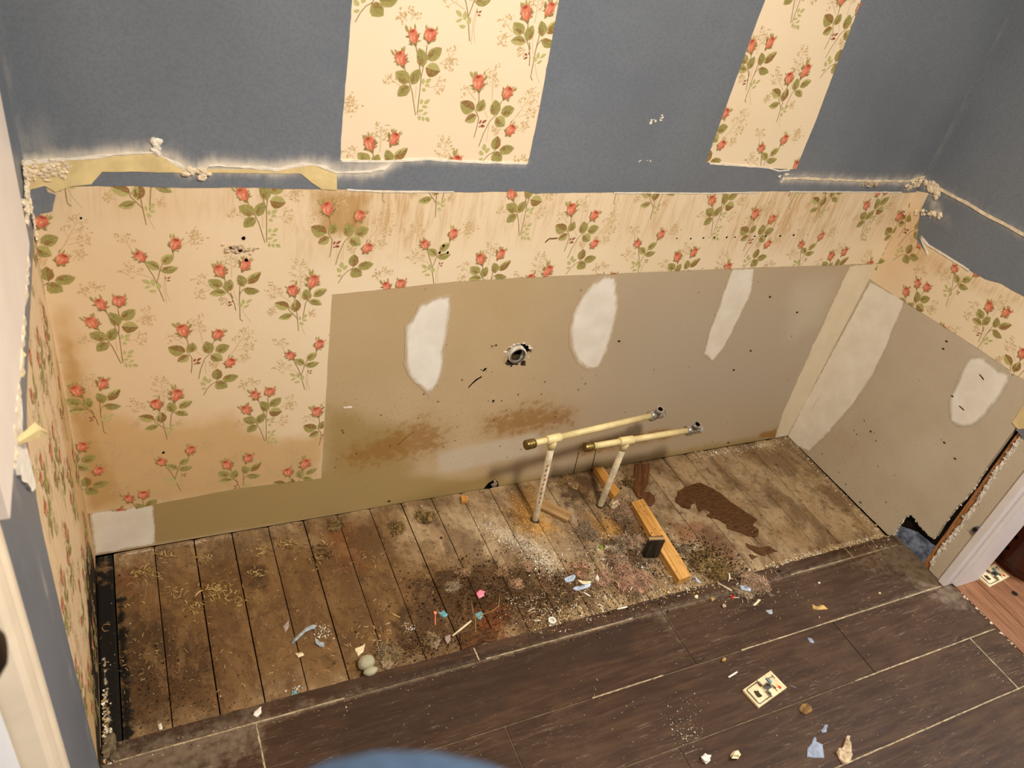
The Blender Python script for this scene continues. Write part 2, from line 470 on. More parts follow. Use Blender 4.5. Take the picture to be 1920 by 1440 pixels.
def crumbs(name, mp, line, n, r, spread, d, mat, parent, seed=1):
    """a ridge of broken lumps along a line on a surface, one joined part"""
    rnd = random.Random(seed); parts = []
    seg = list(zip(line[:-1], line[1:])); L = [math.dist(a, b) for a, b in seg]; tot = sum(L)
    for i in range(n):
        t_ = rnd.random() * tot; k = 0
        while t_ > L[k] and k < len(L) - 1: t_ -= L[k]; k += 1
        (a, b) = seg[k]; w = t_ / max(L[k], 1e-9)
        u = a[0] + (b[0] - a[0]) * w + rnd.gauss(0, spread); v = a[1] + (b[1] - a[1]) * w + rnd.gauss(0, spread)
        rr = r * rnd.uniform(.35, 1.1)
        vv, ff = lump((0, 0, 0), rr, seed + i, 1, 0.6, (rnd.uniform(.7, 1.4), rnd.uniform(.6, 1.1), rnd.uniform(.4, .8)))
        parts.append(([mp(u + p[0], v + p[1], d + p[2] * .7) for p in vv], ff))
    V, F = join(parts); o = mesh(name, V, F, mat, parent); return o

# ------------------------------------------------------------------ printed wallpaper
INK = {k: lin(v) for k, v in dict(rose='dc7d60', rose_l='ee9f80', rose_d='a5452e', rose_s='c8694d', leaf='a39a58', leaf_l='b9b06e',
       leaf_d='867a42', brown='97713c', vein='6d6636', pale='bcb878', red='97513a', stem='92764a', sprig='ceb182', sepal='8d8046', wisp='a89b58').items()}
MOTIFS = {
 1: dict(off=(710, 20), sc=6.544,
   roses=[((450, 410), (405, 225), 105), ((615, 385), (645, 215), 140), ((300, 680), (245, 495), 125)],
   leaves=[((540, 690), (490, 455), 120), ((600, 600), (775, 455), 130), ((575, 700), (755, 740), 150), ((405, 905), (495, 712), 115), ((365, 885), (205, 745), 135), ((378, 925), (230, 1045), 120)],
   pale=[((540, 900), (550, 825), 40), ((580, 885), (645, 835), 45), ((565, 920), (625, 915), 35), ((530, 960), (575, 985), 40), ((515, 1145), (530, 1080), 40), ((560, 1140), (625, 1085), 45), ((530, 1170), (600, 1185), 35), ((480, 1230), (550, 1215), 35), ((545, 1275), (600, 1245), 35), ((495, 1285), (500, 1345), 35), ((535, 1295), (545, 1355), 32), ((570, 1310), (620, 1360), 45)],
   red=[], stems=[[(455, 430), (475, 540), (500, 690), (520, 830), (490, 1100), (470, 1270)], [(590, 420), (585, 520), (545, 700), (515, 830)], [(315, 690), (325, 740), (370, 860), (410, 1000), (450, 1280)]],
   thin=[[(450, 1080), (460, 920)], [(470, 1275), (560, 1275)]],
   sprigs=[((350, 120), (265, 50), 120), ((400, 120), (440, 10), 150), ((745, 650), (940, 520), 190), ((745, 650), (900, 660), 120), ((270, 925), (110, 810), 160), ((600, 940), (790, 920), 190)]),
 2: dict(off=(850, 110), sc=7.2,
   roses=[((345, 430), (330, 215), 140), ((680, 540), (775, 385), 125), ((715, 1030), (820, 900), 120)],
   leaves=[((285, 690), (95, 580), 150), ((330, 715), (410, 545), 110), ((310, 760), (155, 845), 105), ((545, 765), (565, 550), 130), ((640, 735), (825, 670), 130), ((575, 790), (690, 910), 130), ((560, 1230), (595, 1040), 120), ((620, 1230), (820, 1205), 120), ((535, 1265), (650, 1380), 140)],
   pale=[((415, 1240), (420, 1145), 55), ((430, 1270), (490, 1205), 50), ((400, 1300), (355, 1235), 50), ((400, 1345), (335, 1360), 35)],
   red=[((350, 880), (380, 825), 25), ((385, 870), (450, 825), 30), ((365, 900), (425, 910), 35), ((370, 915), (335, 915), 15)],
   stems=[[(345, 440), (345, 560), (300, 700), (340, 800), (310, 950), (275, 1065)], [(650, 570), (620, 640), (600, 740), (490, 840), (400, 1020), (340, 1185)], [(640, 1080), (600, 1180), (540, 1260), (470, 1300), (405, 1370), (340, 1470)]],
   thin=[[(410, 690), (465, 800)], [(480, 890), (445, 1110)], [(770, 870), (900, 720)]],
   sprigs=[((520, 570), (540, 150), 170), ((300, 560), (170, 390), 130), ((800, 840), (1080, 460), 200), ((880, 780), (1100, 720), 110), ((860, 980), (970, 880), 100), ((540, 1030), (575, 950), 80)]),
 3: dict(off=(360, 470), sc=9.6,
   roses=[((565, 470), (445, 250), 190), ((910, 360), (1000, 150), 170)],
   leaves=[((550, 640), (290, 520), 190), ((650, 735), (690, 510), 170), ((620, 760), (310, 775), 150), ((925, 645), (835, 430), 165), ((1000, 590), (1235, 375), 170), ((920, 690), (1220, 725), 150)],
   pale=[((935, 960), (920, 865), 60), ((980, 945), (1080, 870), 60), ((930, 1025), (1025, 965), 50), ((910, 1000), (820, 940), 65)],
   red=[((705, 935), (645, 910), 35), ((720, 925), (735, 885), 30), ((720, 960), (640, 995), 35)],
   stems=[[(580, 480), (600, 550), (560, 660), (700, 810), (760, 940), (790, 1075)], [(895, 450), (860, 650), (850, 850), (860, 1050), (865, 1230), (915, 1265)], [(920, 690), (865, 760), (850, 850)], [(690, 750), (740, 850)]],
   thin=[[(895, 1030), (960, 1160), (1065, 1285)], [(740, 660), (770, 800), (815, 910)]],
   sprigs=[((715, 480), (700, 60), 240), ((320, 660), (50, 480), 280), ((330, 685), (100, 800), 160), ((640, 850), (540, 900), 90)]),
 4: dict(off=(225, 430), sc=10.28,
   roses=[((470, 610), (320, 430), 200), ((1030, 400), (1100, 170), 210)],
   leaves=[((755, 770), (490, 620), 180), ((815, 670), (1035, 480), 200), ((780, 790), (1125, 730), 170)],
   pale=[((580, 1045), (420, 965), 80), ((655, 1090), (625, 945), 85), ((595, 1075), (465, 1135), 60), ((745, 1150), (745, 1020), 90), ((705, 1180), (555, 1180), 70)],
   red=[((885, 955), (870, 915), 30), ((910, 945), (975, 910), 35), ((900, 980), (975, 985), 30)],
   stems=[[(470, 620), (560, 770), (640, 890), (700, 1010), (770, 1190), (850, 1385)], [(1010, 420), (1030, 500), (810, 680), (770, 780), (715, 1020)]],
   thin=[[(875, 880), (880, 1050), (890, 1210), (970, 1395)], [(860, 880), (840, 1100), (900, 1430)]],
   sprigs=[((600, 930), (60, 760), 330), ((250, 430), (20, 110), 260), ((1180, 300), (1560, 130), 330), ((1330, 250), (1430, 40), 150)]),
 5: dict(off=(495, 480), sc=9.6,
   roses=[((550, 720), (490, 520), 180), ((830, 580), (930, 340), 185)],
   leaves=[((450, 930), (190, 840), 170), ((540, 1005), (580, 775), 165), ((510, 1045), (260, 1115), 125), ((790, 800), (745, 590), 160), ((885, 720), (1135, 590), 150), ((810, 800), (1040, 870), 130)],
   pale=[((650, 1150), (640, 1080), 45), ((700, 1110), (770, 1040), 60), ((690, 1160), (775, 1150), 50), ((640, 1190), (710, 1235), 55)],
   red=[], stems=[[(560, 740), (550, 800), (440, 960), (600, 1120), (620, 1345)], [(590, 990), (600, 1130)], [(840, 590), (800, 800), (750, 830), (710, 1040), (695, 1140)]],
   thin=[[(660, 1240), (735, 1410)]],
   sprigs=[((655, 810), (650, 130), 330), ((475, 820), (100, 570), 250), ((250, 1020), (110, 1010), 110), ((770, 1060), (870, 1020), 100)])}
def build_motif(k, rnd):
    Mf = MOTIFS[k]; out = []
    def q(p): return np.array(PB(Mf['off'][0] + p[0] / Mf['sc'], Mf['off'][1] + p[1] / Mf['sc']))
    pxm = np.linalg.norm(q((600, 600)) - q((700, 600))) / 100      # metres per zoom pixel
    def add(p, c, layer): out.append((np.array(p), c, layer))
    def vary(c, a=.12):
        s = 1 + rnd.uniform(-a, a); return tuple(min(1, x * s) for x in c)
    def strip(a, b, w0, w1, c, layer):
        a, b = np.array(a), np.array(b); t_ = b - a; L = np.linalg.norm(t_) + 1e-9; n_ = np.array([-t_[1], t_[0]]) / L
        add([a + n_ * w0 / 2, a - n_ * w0 / 2, b - n_ * w1 / 2, b + n_ * w1 / 2], c, layer)
    def blade(a, b, w, c1, c2, layer, vein=None, teeth=0.0):
        a, b = np.array(a), np.array(b); t_ = b - a; L = np.linalg.norm(t_); t_ = t_ / L; n_ = np.array([-t_[1], t_[0]])
        ts = np.linspace(0, 1, 9); prof = np.sin(np.pi * ts ** 0.85) ** 0.75; prof[0] = 0; prof[-1] = 0
        bend = rnd.uniform(-.08, .08) * L
        mid = [a + t_ * L * s + n_ * bend * math.sin(math.pi * s) for s in ts]
        for side, col in ((1, c1), (-1, c2)):
            rim = [mid[i] + n_ * side * prof[i] * w / 2 * (1 + teeth * rnd.uniform(-1, 1)) for i in range(len(ts))]
            add(mid + rim[::-1][1:-1], col, layer)
        if vein is not None:
            for i in range(len(ts) - 2): strip(mid[i], mid[i + 1], .0007, .0006, vein, layer + 1)
        return mid, n_
    for s in Mf['stems']:
        s = [q(p) for p in s]
        for a, b in zip(s[:-1], s[1:]): strip(a, b, .0015, .0014, INK['stem'], 1)
    for s in Mf['thin']:
        s = [q(p) for p in s]
        for a, b in zip(s[:-1], s[1:]): strip(a, b, .0008, .0007, INK['sprig'], 0)
    for root, tip, w in Mf['sprigs']:
        a, b = q(root), q(tip); L = np.linalg.norm(b - a); t_ = (b - a) / L; n_ = np.array([-t_[1], t_[0]]); wm = w * pxm
        strip(a, b, .0011, .0007, INK['sprig'], 0)
        nb = max(4, int(L / .007))
        for i in range(nb):
            f = .35 + .65 * (i + rnd.random() * .6) / nb; side = 1 if i % 2 else -1
            p = a + t_ * L * f; e = p + n_ * side * wm * .5 * rnd.uniform(.45, 1) * math.sin(math.pi * min(f, .92)) ** .4 + t_ * L * .13 * rnd.uniform(.4, 1)
            strip(p, e, .0006, .0004, INK['sprig'], 0)
            for j in range(7):
                g = e + np.array([rnd.gauss(0, .0028), rnd.gauss(0, .0028)]); h = g + (t_ * rnd.uniform(.4, 1) + n_ * side * rnd.uniform(-.7, .9)) * .0050
                dd = h - g; pr = np.array([-dd[1], dd[0]]) * .30
                add([g, (g + h) / 2 + pr, h, (g + h) / 2 - pr], vary(INK['sprig']), 0)
    for a, b, w in Mf['pale']: blade(q(a), q(b), w * pxm * 1.05, vary(INK['pale'], .06), vary(INK['pale'], .06), 2)
    for a, b, w in Mf['red']: blade(q(a), q(b), w * pxm * 1.1, INK['red'], vary(INK['red']), 2)
    for a, b, w in Mf['leaves']:
        a, b = q(a), q(b); w = w * pxm * 1.12
        mid, n_ = blade(a, b, w, vary(INK['leaf_l' if rnd.random() < .6 else 'leaf'], .08), vary(INK['leaf' if rnd.random() < .5 else 'brown'], .10), 3, INK['vein'], .07)
        # brown wash near the stalk and a dark fold
        t_ = (b - a); L = np.linalg.norm(t_); t_ /= L; s = rnd.choice((-1, 1))
        c0 = a + t_ * L * .30 - n_ * s * w * .14
        add([c0 + t_ * L * .17 * math.cos(x) + n_ * w * .17 * math.sin(x) for x in np.linspace(0, 2 * math.pi, 9)[:-1]], INK['brown'], 4)
        c0 = a + t_ * L * .52 - n_ * s * w * .20
        add([c0 + t_ * L * .13 * math.cos(x) + n_ * w * .10 * math.sin(x) for x in np.linspace(0, 2 * math.pi, 8)[:-1]], INK['leaf_d'], 5)
        for i in (2, 3, 4, 5): 
            for sd in (1, -1): strip(mid[i], mid[i] + n_ * sd * w * .33 + t_ * L * .12, .0005, .0003, INK['leaf_d'], 6)
    for a, b, w in Mf['roses']:
        a, b = q(a), q(b); w = w * pxm * 1.02; t_ = b - a; L = np.linalg.norm(t_); t_ /= L; n_ = np.array([t_[1], -t_[0]])     # n_ to the right
        P_ = lambda s, x: a + t_ * L * s + n_ * w * .5 * x
        for i in range(16):                                            # ragged moss sepals
            s = rnd.uniform(0, .55); sd = 1 if i % 2 else -1; g = P_(s, sd * (.45 + .6 * s)); h = g + (n_ * sd * rnd.uniform(.5, 1) + t_ * rnd.uniform(-.1, 1.0)) * L * rnd.uniform(.22, .42)
            dd = h - g; pr = np.array([-dd[1], dd[0]]) * .15
            add([g, (g + h) / 2 + pr, h, (g + h) / 2 - pr], vary(INK['sepal'], .2), 7)
        for i in range(9):
            x = rnd.uniform(-1.05, 1.05); g = P_(.84, x); h = g + (t_ * rnd.uniform(.7, 1.1) + n_ * x * rnd.uniform(.1, .5)) * L * rnd.uniform(.26, .55)
            dd = h - g; pr = np.array([-dd[1], dd[0]]) * .13
            add([g, (g + h) / 2 + pr, h, (g + h) / 2 - pr], vary(INK['wisp'], .15), 7)
        prof = [(0, .16), (.12, .50), (.28, .80), (.50, .98), (.72, 1.0), (.90, .84), (1.0, .56)]
        add([P_(s, x) for s, x in prof] + [P_(s, -x) for s, x in prof[::-1]], INK['rose'], 8)
        add([P_(.1, .1), P_(.14, .6), P_(.32, .9), P_(.52, .98), (P_(.66, .92)), P_(.5, .45)], INK['rose_s'], 9)
        add([P_(.2, -.62), P_(.45, -.86), P_(.66, -.75), P_(.55, -.35)], INK['rose_l'], 9)
        add([P_(.25, -.05), P_(.55, .25), P_(.62, .05), P_(.45, -.2)], INK['rose_l'], 10)
        add([P_(.86 + .13 * math.sin(x), -.06 + .66 * math.cos(x)) for x in np.linspace(0, 2 * math.pi, 9)[:-1]], INK['rose_s'], 11)
        add([P_(.87 + .08 * math.sin(x), -.04 + .44 * math.cos(x)) for x in np.linspace(0, 2 * math.pi, 9)[:-1]], INK['rose_d'], 12)
        add([P_(-.14, -.10), P_(-.14, .12), P_(.02, .36), P_(.15, .5), P_(.06, .0)], INK['sepal'], 10); add([P_(-.14, -.10), P_(.06, 0), P_(.15, -.5), P_(.02, -.36)], INK['brown'], 10)
    return out
def clip(poly, conv):
    P_ = [tuple(p) for p in poly]
    n = len(conv)
    for i in range(n):
        ax, ay = conv[i]; bx, by = conv[(i + 1) % n]; out = []
        if not P_: return []
        side = lambda p: (bx - ax) * (p[1] - ay) - (by - ay) * (p[0] - ax)
        prev = P_[-1]; sp = side(prev)
        for cur in P_:
            sc = side(cur)
            if sc >= 0:
                if sp < 0:
                    w = sp / (sp - sc); out.append((prev[0] + (cur[0] - prev[0]) * w, prev[1] + (cur[1] - prev[1]) * w))
                out.append(cur)
            elif sp >= 0:
                w = sp / (sp - sc); out.append((prev[0] + (cur[0] - prev[0]) * w, prev[1] + (cur[1] - prev[1]) * w))
            prev, sp = cur, sc
        P_ = out
    return P_
LAT_A = np.array([.5085, 0.0]); LAT_B = np.array([.2545, -.2375])
_rm = random.Random(3)
MLIST = []
for k in range(1, 6):
    els = build_motif(k, _rm); allp = np.concatenate([e[0] for e in els]); MLIST.append((els, allp.min(0), allp.max(0), allp.mean(0)[0]))
def ccw(poly):
    a = sum(p[0] * q_[1] - p[1] * q_[0] for p, q_ in zip(poly, poly[1:] + poly[:1]))
    return poly if a > 0 else poly[::-1]
def print_paper(name, pieces, mp, d, parent, shift=(0, 0), warp=None, paper_x=lambda u: u):
    """roses repeated on the paper's lattice, cut to the convex pieces of paper that are left (pieces in paper coordinates)"""
    V = []; F = []; C_ = []
    for conv in pieces:
        conv = ccw([tuple(p) for p in conv]); A = np.array(conv); lo, hi = A.min(0), A.max(0)
        edges = [(np.array(conv[i]), np.array(conv[(i + 1) % len(conv)])) for i in range(len(conv))]
        def sides(P): return np.array([(b[0] - a[0]) * (P[:, 1] - a[1]) - (b[1] - a[1]) * (P[:, 0] - a[0]) for a, b in edges])
        for els, mlo, mhi, mu in MLIST:
            for i in range(-14, 15):
                for j in range(-14, 15):
                    s = LAT_A * i + LAT_B * j + np.array(shift)
                    if warp: s = s + np.array([0, warp(mu + s[0]) - warp(mu)])
                    if (mhi + s < lo).any() or (mlo + s > hi).any(): continue
                    for poly, col, layer in els:
                        p = poly + s; sd = sides(p)
                        if (sd < 0).all(1).any(): continue
                        if (sd < 0).any():
                            p = clip(p, conv)
                            if len(p) < 3: continue
                        b = len(V); V += [mp(paper_x(x[0]), x[1], d + layer * 6e-5 + (len(F) % 25) * 2e-6) for x in p]
                        F.append(tuple(range(b, b + len(p)))); C_ += [(*col, 1)] * len(p)
    o = mesh(name, V, F, 'ink', parent)
    a = o.data.attributes.new('Col', 'FLOAT_COLOR', 'POINT'); a.data.foreach_set('color', np.array(C_, np.float32).ravel())
    tag(o, kind='stuff'); return o
WARP = lambda u: float(np.interp(u, [.2, .7, 1.2, 1.75, 2.0], [0, .009, -.003, -.020, -.024]))

# ------------------------------------------------------------------ back wall
wall_back = box('wall_back', (-.12, .012, -.05), (2.12, .10, 2.44), 'dark_void'); tag(wall_back, 'back wall of the stripped vanity alcove, blue paint above floral wallpaper and bare drywall', kind='structure')
Z1 = (2.7429, 2.7429)
s27 = 2.7429
drain_c = PB(969, 664)
hole = jagged([(drain_c[0] + .031 * (1 + .28 * math.sin(3 * a + 1)) * math.cos(a), drain_c[1] + .029 * (1 + .2 * math.sin(2 * a)) * math.sin(a)) for a in np.linspace(0, 2 * math.pi, 17)[:-1]], .004, .003, 5)
mouse = jagged([PB(905, 921), PB(912, 907), PB(930, 900), PB(936, 915), (PB(940, 920)[0], -.012), (PB(905, 925)[0], -.012)], .004, .0015, 6)
# the board: drywall with the drain hole and a nibbled hole at the floor
mouse_top = [PB(936, 917), PB(934, 903), PB(927, 899), PB(915, 906), PB(903, 921)]
x0 = mouse_top[-1][0]; x1 = mouse_top[0][0]
board = [(-.02, 0), (x0, -.003)] + mouse_top[::-1] + [(x1, -.003), (2.01, 0), (2.01, 2.44), (-.02, 2.44)]
pg = lambda *p: [PB(a, b) for a, b in p]
dry_attrs = dict(
    cool=soft(pg((1150, 480), (1700, 470), (1560, 840), (1040, 840)), .22),
    olive=mx(soft(pg((150, 955), (620, 880), (960, 900), (1240, 850), (1500, 800), (1500, 835), (900, 935), (180, 1040)), .03), soft(pg((608, 760), (760, 800), (780, 930), (600, 970)), .05)),
    rust=mx(soft(pg((612, 850), (700, 810), (800, 770), (850, 800), (840, 850), (760, 870), (650, 890)), .055),
            soft(pg((895, 775), (1010, 745), (1090, 760), (1080, 800), (960, 830), (890, 815)), .055),
            soft(pg((1080, 830), (1250, 800), (1300, 815), (1080, 860)), .02), soft(pg((1420, 810), (1480, 795), (1480, 830), (1420, 840)), .02)),
    pale=mx(soft(pg((820, 850), (1010, 810), (1010, 850), (820, 890)), .02), soft(pg((1490, 540), (1560, 520), (1540, 600), (1480, 640)), .08)),
    spots=mx(soft(pg((620, 720), (1120, 720), (1100, 860), (620, 900)), .06), lambda P: np.full(len(P), .15)))
o = sheet('drywall_panel', board, mapB, 0.0, 'drywall', wall_back, holes=[hole], res=.016, thick=.0125, attrs=dry_attrs)

# lower wallpaper, cut away where the vanity back was
TOPV = .853
patch_top = pg((622, 552), (740, 540), (850, 528), (1000, 519), (1130, 514), (1400, 502), (1560, 497), (1652, 493))
patch_left_bottom = PB(602, 897)
low_left = pg((602, 897), (450, 915), (296, 944), (250, 955), (168, 962))
wp_outer = [(0.0, TOPV)] + [(0.0, low_left[-1][1])] + low_left[::-1][0:] + patch_top[0:] + [(2.0, patch_top[-1][1]), (2.0, TOPV)]
wp_poly = [wp_outer[0]] + jagged(wp_outer[1:-2], .01, .0012, 3, closed=False) + wp_outer[-2:]
tide = pg((110, 585), (150, 640), (165, 720), (215, 780), (290, 800), (370, 790), (430, 775), (460, 800), (520, 830), (604, 815), (604, 900), (160, 965), (110, 700))
wp_attrs = dict(
    glue=mx(lambda P: .42 * soft([(.0, .80), (.35, .80), (.40, .74), (2.0, .72), (2.0, .87), (0, .87)], .03)(P), lambda P: .95 * soft([(.43, .73), (.66, .73), (.64, .88), (.43, .88)], .05)(P), lambda P: soft([(1.40, .72), (1.76, .72), (1.76, .88), (1.42, .88)], .06)(P)),
    stain=soft(tide, .05),
    stain2=mx(soft(pg((110, 620), (135, 640), (160, 730), (180, 820), (230, 930), (170, 960), (120, 700)), .03), (lambda P: .5 * soft(pg((1640, 360), (1745, 360), (1700, 470), (1650, 500)), .09)(P)), soft(pg((590, 355), (690, 355), (680, 440), (600, 440)), .04)),
    tan=mx(soft([(-.1, .0), (.55, .0), (.35, .5), (.25, .9), (-.1, .9)], .22), soft(pg((110, 330), (420, 345), (420, 420), (110, 480)), .07)),
    mold=lambda P: np.zeros(len(P)))
wallpaper = sheet('wallpaper', wp_poly, mapB, .0006, 'paper', wall_back, res=.014, thick=.0006, attrs=wp_attrs)
pl_, pr_ = PB(622, 552), PB(602, 897)
pieces = [[low_left[i], low_left[i + 1], (low_left[i + 1][0], .9), (low_left[i][0] + 0, .9)] for i in range(len(low_left) - 1)]
e_ = low_left[0]
pieces = []
for a, b in zip(low_left[1:-1], low_left[2:]): pieces.append([(a[0], a[1]), (a[0], TOPV), (b[0], TOPV), (b[0], b[1])])
a = low_left[1]
pieces.append([(a[0], a[1]), (a[0], TOPV), (pl_[0], TOPV), (pl_[0], pl_[1]), (pr_[0], pr_[1])])
for a, b in zip(patch_top[:-1], patch_top[1:]): pieces.append([a, (a[0], TOPV), (b[0], TOPV), b])
b = patch_top[-1]; pieces.append([b, (b[0], TOPV), (2.0, TOPV), (2.0, b[1])])
b = low_left[-1]; pieces.append([(0.0, b[1]), (0.0, TOPV), (b[0], TOPV), b])
print_paper('wallpaper_print', pieces, mapB, .00075, wall_back, warp=WARP)

# upper wallpaper strips left where the mirrors hung
pan1 = pg((662, -60), (660, 0), (650, 130), (642, 220), (638, 300), (720, 301), (800, 297), (880, 302), (990, 305), (1010, 210), (1030, 100), (1048, 0), (1060, -60))
pan2 = pg((1455, -60), (1434, 0), (1415, 50), (1375, 160), (1323, 303), (1345, 310), (1480, 317), (1492, 317), (1530, 225), (1565, 130), (1600, 40), (1614, 0), (1640, -60))
pan1 = [(p[0], 1.62 if i in (0, len(pan1) - 1) else p[1]) for i, p in enumerate(pan1)]
pan2 = [(p[0], 1.62 if i in (0, len(pan2) - 1) else p[1]) for i, p in enumerate(pan2)]
zero = lambda P: np.zeros(len(P))
pan_attrs = dict(glue=zero, stain=zero, stain2=zero, tan=zero, mold=zero)
for nm, pn in (('wallpaper', pan1), ('wallpaper', pan2)):
    sheet(nm, jagged(pn, .012, .0008, 4), mapB, .0006, 'paper', wall_back, res=.03, thick=.0006, attrs=pan_attrs)
conv1 = [pan1[0], pan1[4], pan1[8], pan1[-1]]; conv2 = [pan2[0], pan2[4], pan2[7], pan2[-1]]
print_paper('wallpaper_print', [conv1, conv2], mapB, .00075, wall_back, warp=WARP)

# blue paint skin over everything above the old backsplash
z1 = lambda *p: [PB(a / s27, b / s27) for a, b in p]
z3 = lambda *p: [PB(1220 + a / s27, b / s27) for a, b in p]
blue_bottom = z1((280, 990), (240, 955), (470, 955), (700, 955), (950, 965), (1200, 962), (1560, 970), (1740, 972)) + pg((700, 356), (800, 357), (880, 360), (985, 358), (1000, 362), (1200, 359), (1330, 361), (1450, 358), (1600, 360), (1700, 361), (1738, 359))
blue_outer = [(0.0, 2.44), (0.0, .846)] + [p for p in blue_bottom if p[0] > .04] + [(2.0, .85), (2.0, 2.44)]
torn_line = z1((110, 840), (300, 822), (520, 802), (700, 785), (790, 778), (860, 815), (960, 868), (1040, 875), (1080, 845), (1290, 860), (1420, 872), (1560, 845), (1640, 850), (1735, 885), (1900, 880)) + pg((720, 315), (740, 300))
torn_line2 = z3((680, 920), (760, 915), (900, 920), (1100, 930), (1330, 930), (1420, 900))
pan_bot = pg((640, 301), (720, 302), (800, 298), (880, 303), (988, 306))
frost = mx(lambda P: 1.15 * near(torn_line, .030)(P), lambda P: .9 * near(torn_line2, .026)(P), lambda P: .9 * near(pan_bot, .006)(P),
           lambda P: .55 * soft(z1((70, 640), (230, 740), (330, 800), (120, 850)), .05)(P), lambda P: .8 * near(pg((1700, 350), (1740, 340)), .03)(P),
           lambda P: .35 * near([(.004, .86), (.004, 1.4)], .012)(P))
blue_back = sheet('blue_paint', [blue_outer[0], blue_outer[1]] + jagged(blue_outer[2:-2], .008, .0012, 9, closed=False) + blue_outer[-2:], mapB, .0014, 'blue', wall_back,
      holes=[jagged(pan1, .012, .0012, 4), jagged(pan2, .012, .0012, 5)], res=.014, thick=.0014, attrs=dict(frost=frost))
# cream paper laid bare along the torn joint
cream = z1((112, 850), (300, 828), (450, 812), (620, 800), (740, 785), (800, 790), (870, 820), (930, 855), (985, 880), (960, 885), (740, 882), (525, 880), (470, 945), (370, 955), (285, 985), (235, 955), (115, 990), (100, 930))
sheet('torn_facing_paper', jagged(cream, .006, .001, 2), mapB, .0024, 'torn_paper', wall_back, res=.02, thick=.001)
cream2 = z1((1060, 868), (1290, 868), (1420, 880), (1560, 845), (1640, 850), (1732, 888), (1732, 975), (1655, 972), (1600, 935), (1545, 890), (1290, 888), (1060, 884))
sheet('torn_facing_paper', jagged(cream2, .006, .001, 3), mapB, .0024, 'torn_paper', wall_back, res=.02, thick=.001)
sheet('blue_paint', jagged(z1((125, 985), (160, 965), (235, 950), (250, 985), (285, 1000), (282, 1030), (270, 1080), (215, 1090), (180, 1120), (150, 1120), (120, 1040)), .005, .002, 5), mapB, .0026, 'blue', wall_back, res=.01, thick=.001, attrs=dict(frost=lambda P: .15 * np.ones(len(P))))
lip = lambda P: .004 * np.abs(np.sin(P[:, 0] * 70)) * np.clip(1, 0, 1)
def ribbon(name, line, w, mp, d, mat, parent, seed=0, amp=.0015, lift=.003):
    """a narrow torn lip along a line"""
    top = jagged([(p[0], p[1] + w / 2) for p in line], .005, amp, seed, closed=False); bot = jagged([(p[0], p[1] - w / 2) for p in line], .005, amp, seed + 3, closed=False)
    return sheet(name, top + bot[::-1], mp, d, mat, parent, res=.004, thick=d * .9, dfun=lambda P: lift * (.5 + .5 * np.sin(P[:, 0] * 180 + 3 * np.sin(P[:, 0] * 47))))
ribbon('torn_lip', torn_line, .0036, mapB, .0026, 'white_paper', wall_back, 2, .0036, .0008)
ribbon('torn_lip', torn_line2, .0042, mapB, .0026, 'caulk', wall_back, 4, .0032, .0008)
ribbon('torn_lip', pan_bot, .004, mapB, .0018, 'white_paper', wall_back, 6, .0012, .001)
ribbon('torn_lip', pg((1330, 306), (1400, 311), (1440, 314), (1460, 320), (1480, 318)), .0035, mapB, .0018, 'white_paper', wall_back, 7, .0012, .001)
for ln in (pg((650, 355), (720, 359), (850, 359)), pg((1150, 361), (1330, 362), (1420, 360)), pg((1480, 359), (1690, 360))):
    ribbon('torn_lip', ln, .0028, mapB, .0018, 'white_paper', wall_back, 8, .0008, .0005)
crumbs('plaster_crumbs', mapB, z1((955, 880), (1060, 885)), 26, .006, .004, .004, 'caulk', wall_back, 3)
crumbs('plaster_crumbs', mapB, z1((770, 760), (825, 750)), 8, .006, .004, .003, 'white_paper', wall_back, 5)
crumbs('plaster_crumbs', mapB, z1((115, 850), (110, 920), (230, 860), (330, 850)), 110, .0042, .006, .003, 'caulk', wall_back, 8)
crumbs('plaster_crumbs', mapB, pg((1700, 350), (1735, 335), (1725, 355)), 120, .0048, .007, .004, 'caulk', wall_back, 9)
crumbs('plaster_crumbs', mapB, pg((1695, 395), (1715, 405), (1690, 435)), 110, .0042, .006, .004, 'caulk', wall_back, 10)
crumbs('plaster_crumbs', mapB, z3((1090, 945), (1165, 950)), 14, .006, .003, .004, 'pale_scrap', wall_back, 11)
crumbs('plaster_crumbs', mapB, z3((640, 905), (700, 900), (660, 935)), 18, .004, .004, .003, 'white_paper', wall_back, 12)
crumbs('paint_chip_mark', mapB, pg((1216, 228), (1228, 222), (1242, 220)), 12, .003, .003, .0016, 'white_paper', wall_back, 13)
crumbs('paint_chip_mark', mapB, pg((1197, 299), (1207, 303), (1222, 303)), 7, .002, .002, .0016, 'white_paper', wall_back, 14)
# torn hole remains and pencil-dark scars in the paper
crumbs('torn_scar', mapB, pg((420, 462), (440, 470), (455, 468), (480, 465)), 34, .006, .003, .001, 'pale_scrap', wall_back, 15)
crumbs('torn_scar', mapB, pg((430, 461), (452, 470)), 8, .004, .003, .002, 'dark_void', wall_back, 16)
for a, b in (((455, 446), .004), ((460, 487), .004), ((150, 408), .002), ((830, 460), .003), ((823, 473), .003), ((838, 473), .003), ((305, 848), .003)):
    c_ = PB(*a); crumbs('nail_hole', mapB, [c_, (c_[0] + .001, c_[1])], 3, b, .0008, .001, 'black_hole', wall_back, 17)
ln = [PB(1270 + i * 12 + random.uniform(-4, 4), 447 - i * .35) for i in range(24)]
for i, c_ in enumerate(ln):
    if i % 2 == 0 or i in (5, 9, 13): crumbs('nail_hole', mapB, [c_, (c_[0] + .001, c_[1])], 2, .0026, .0008, .001, 'black_hole', wall_back, 18 + i)
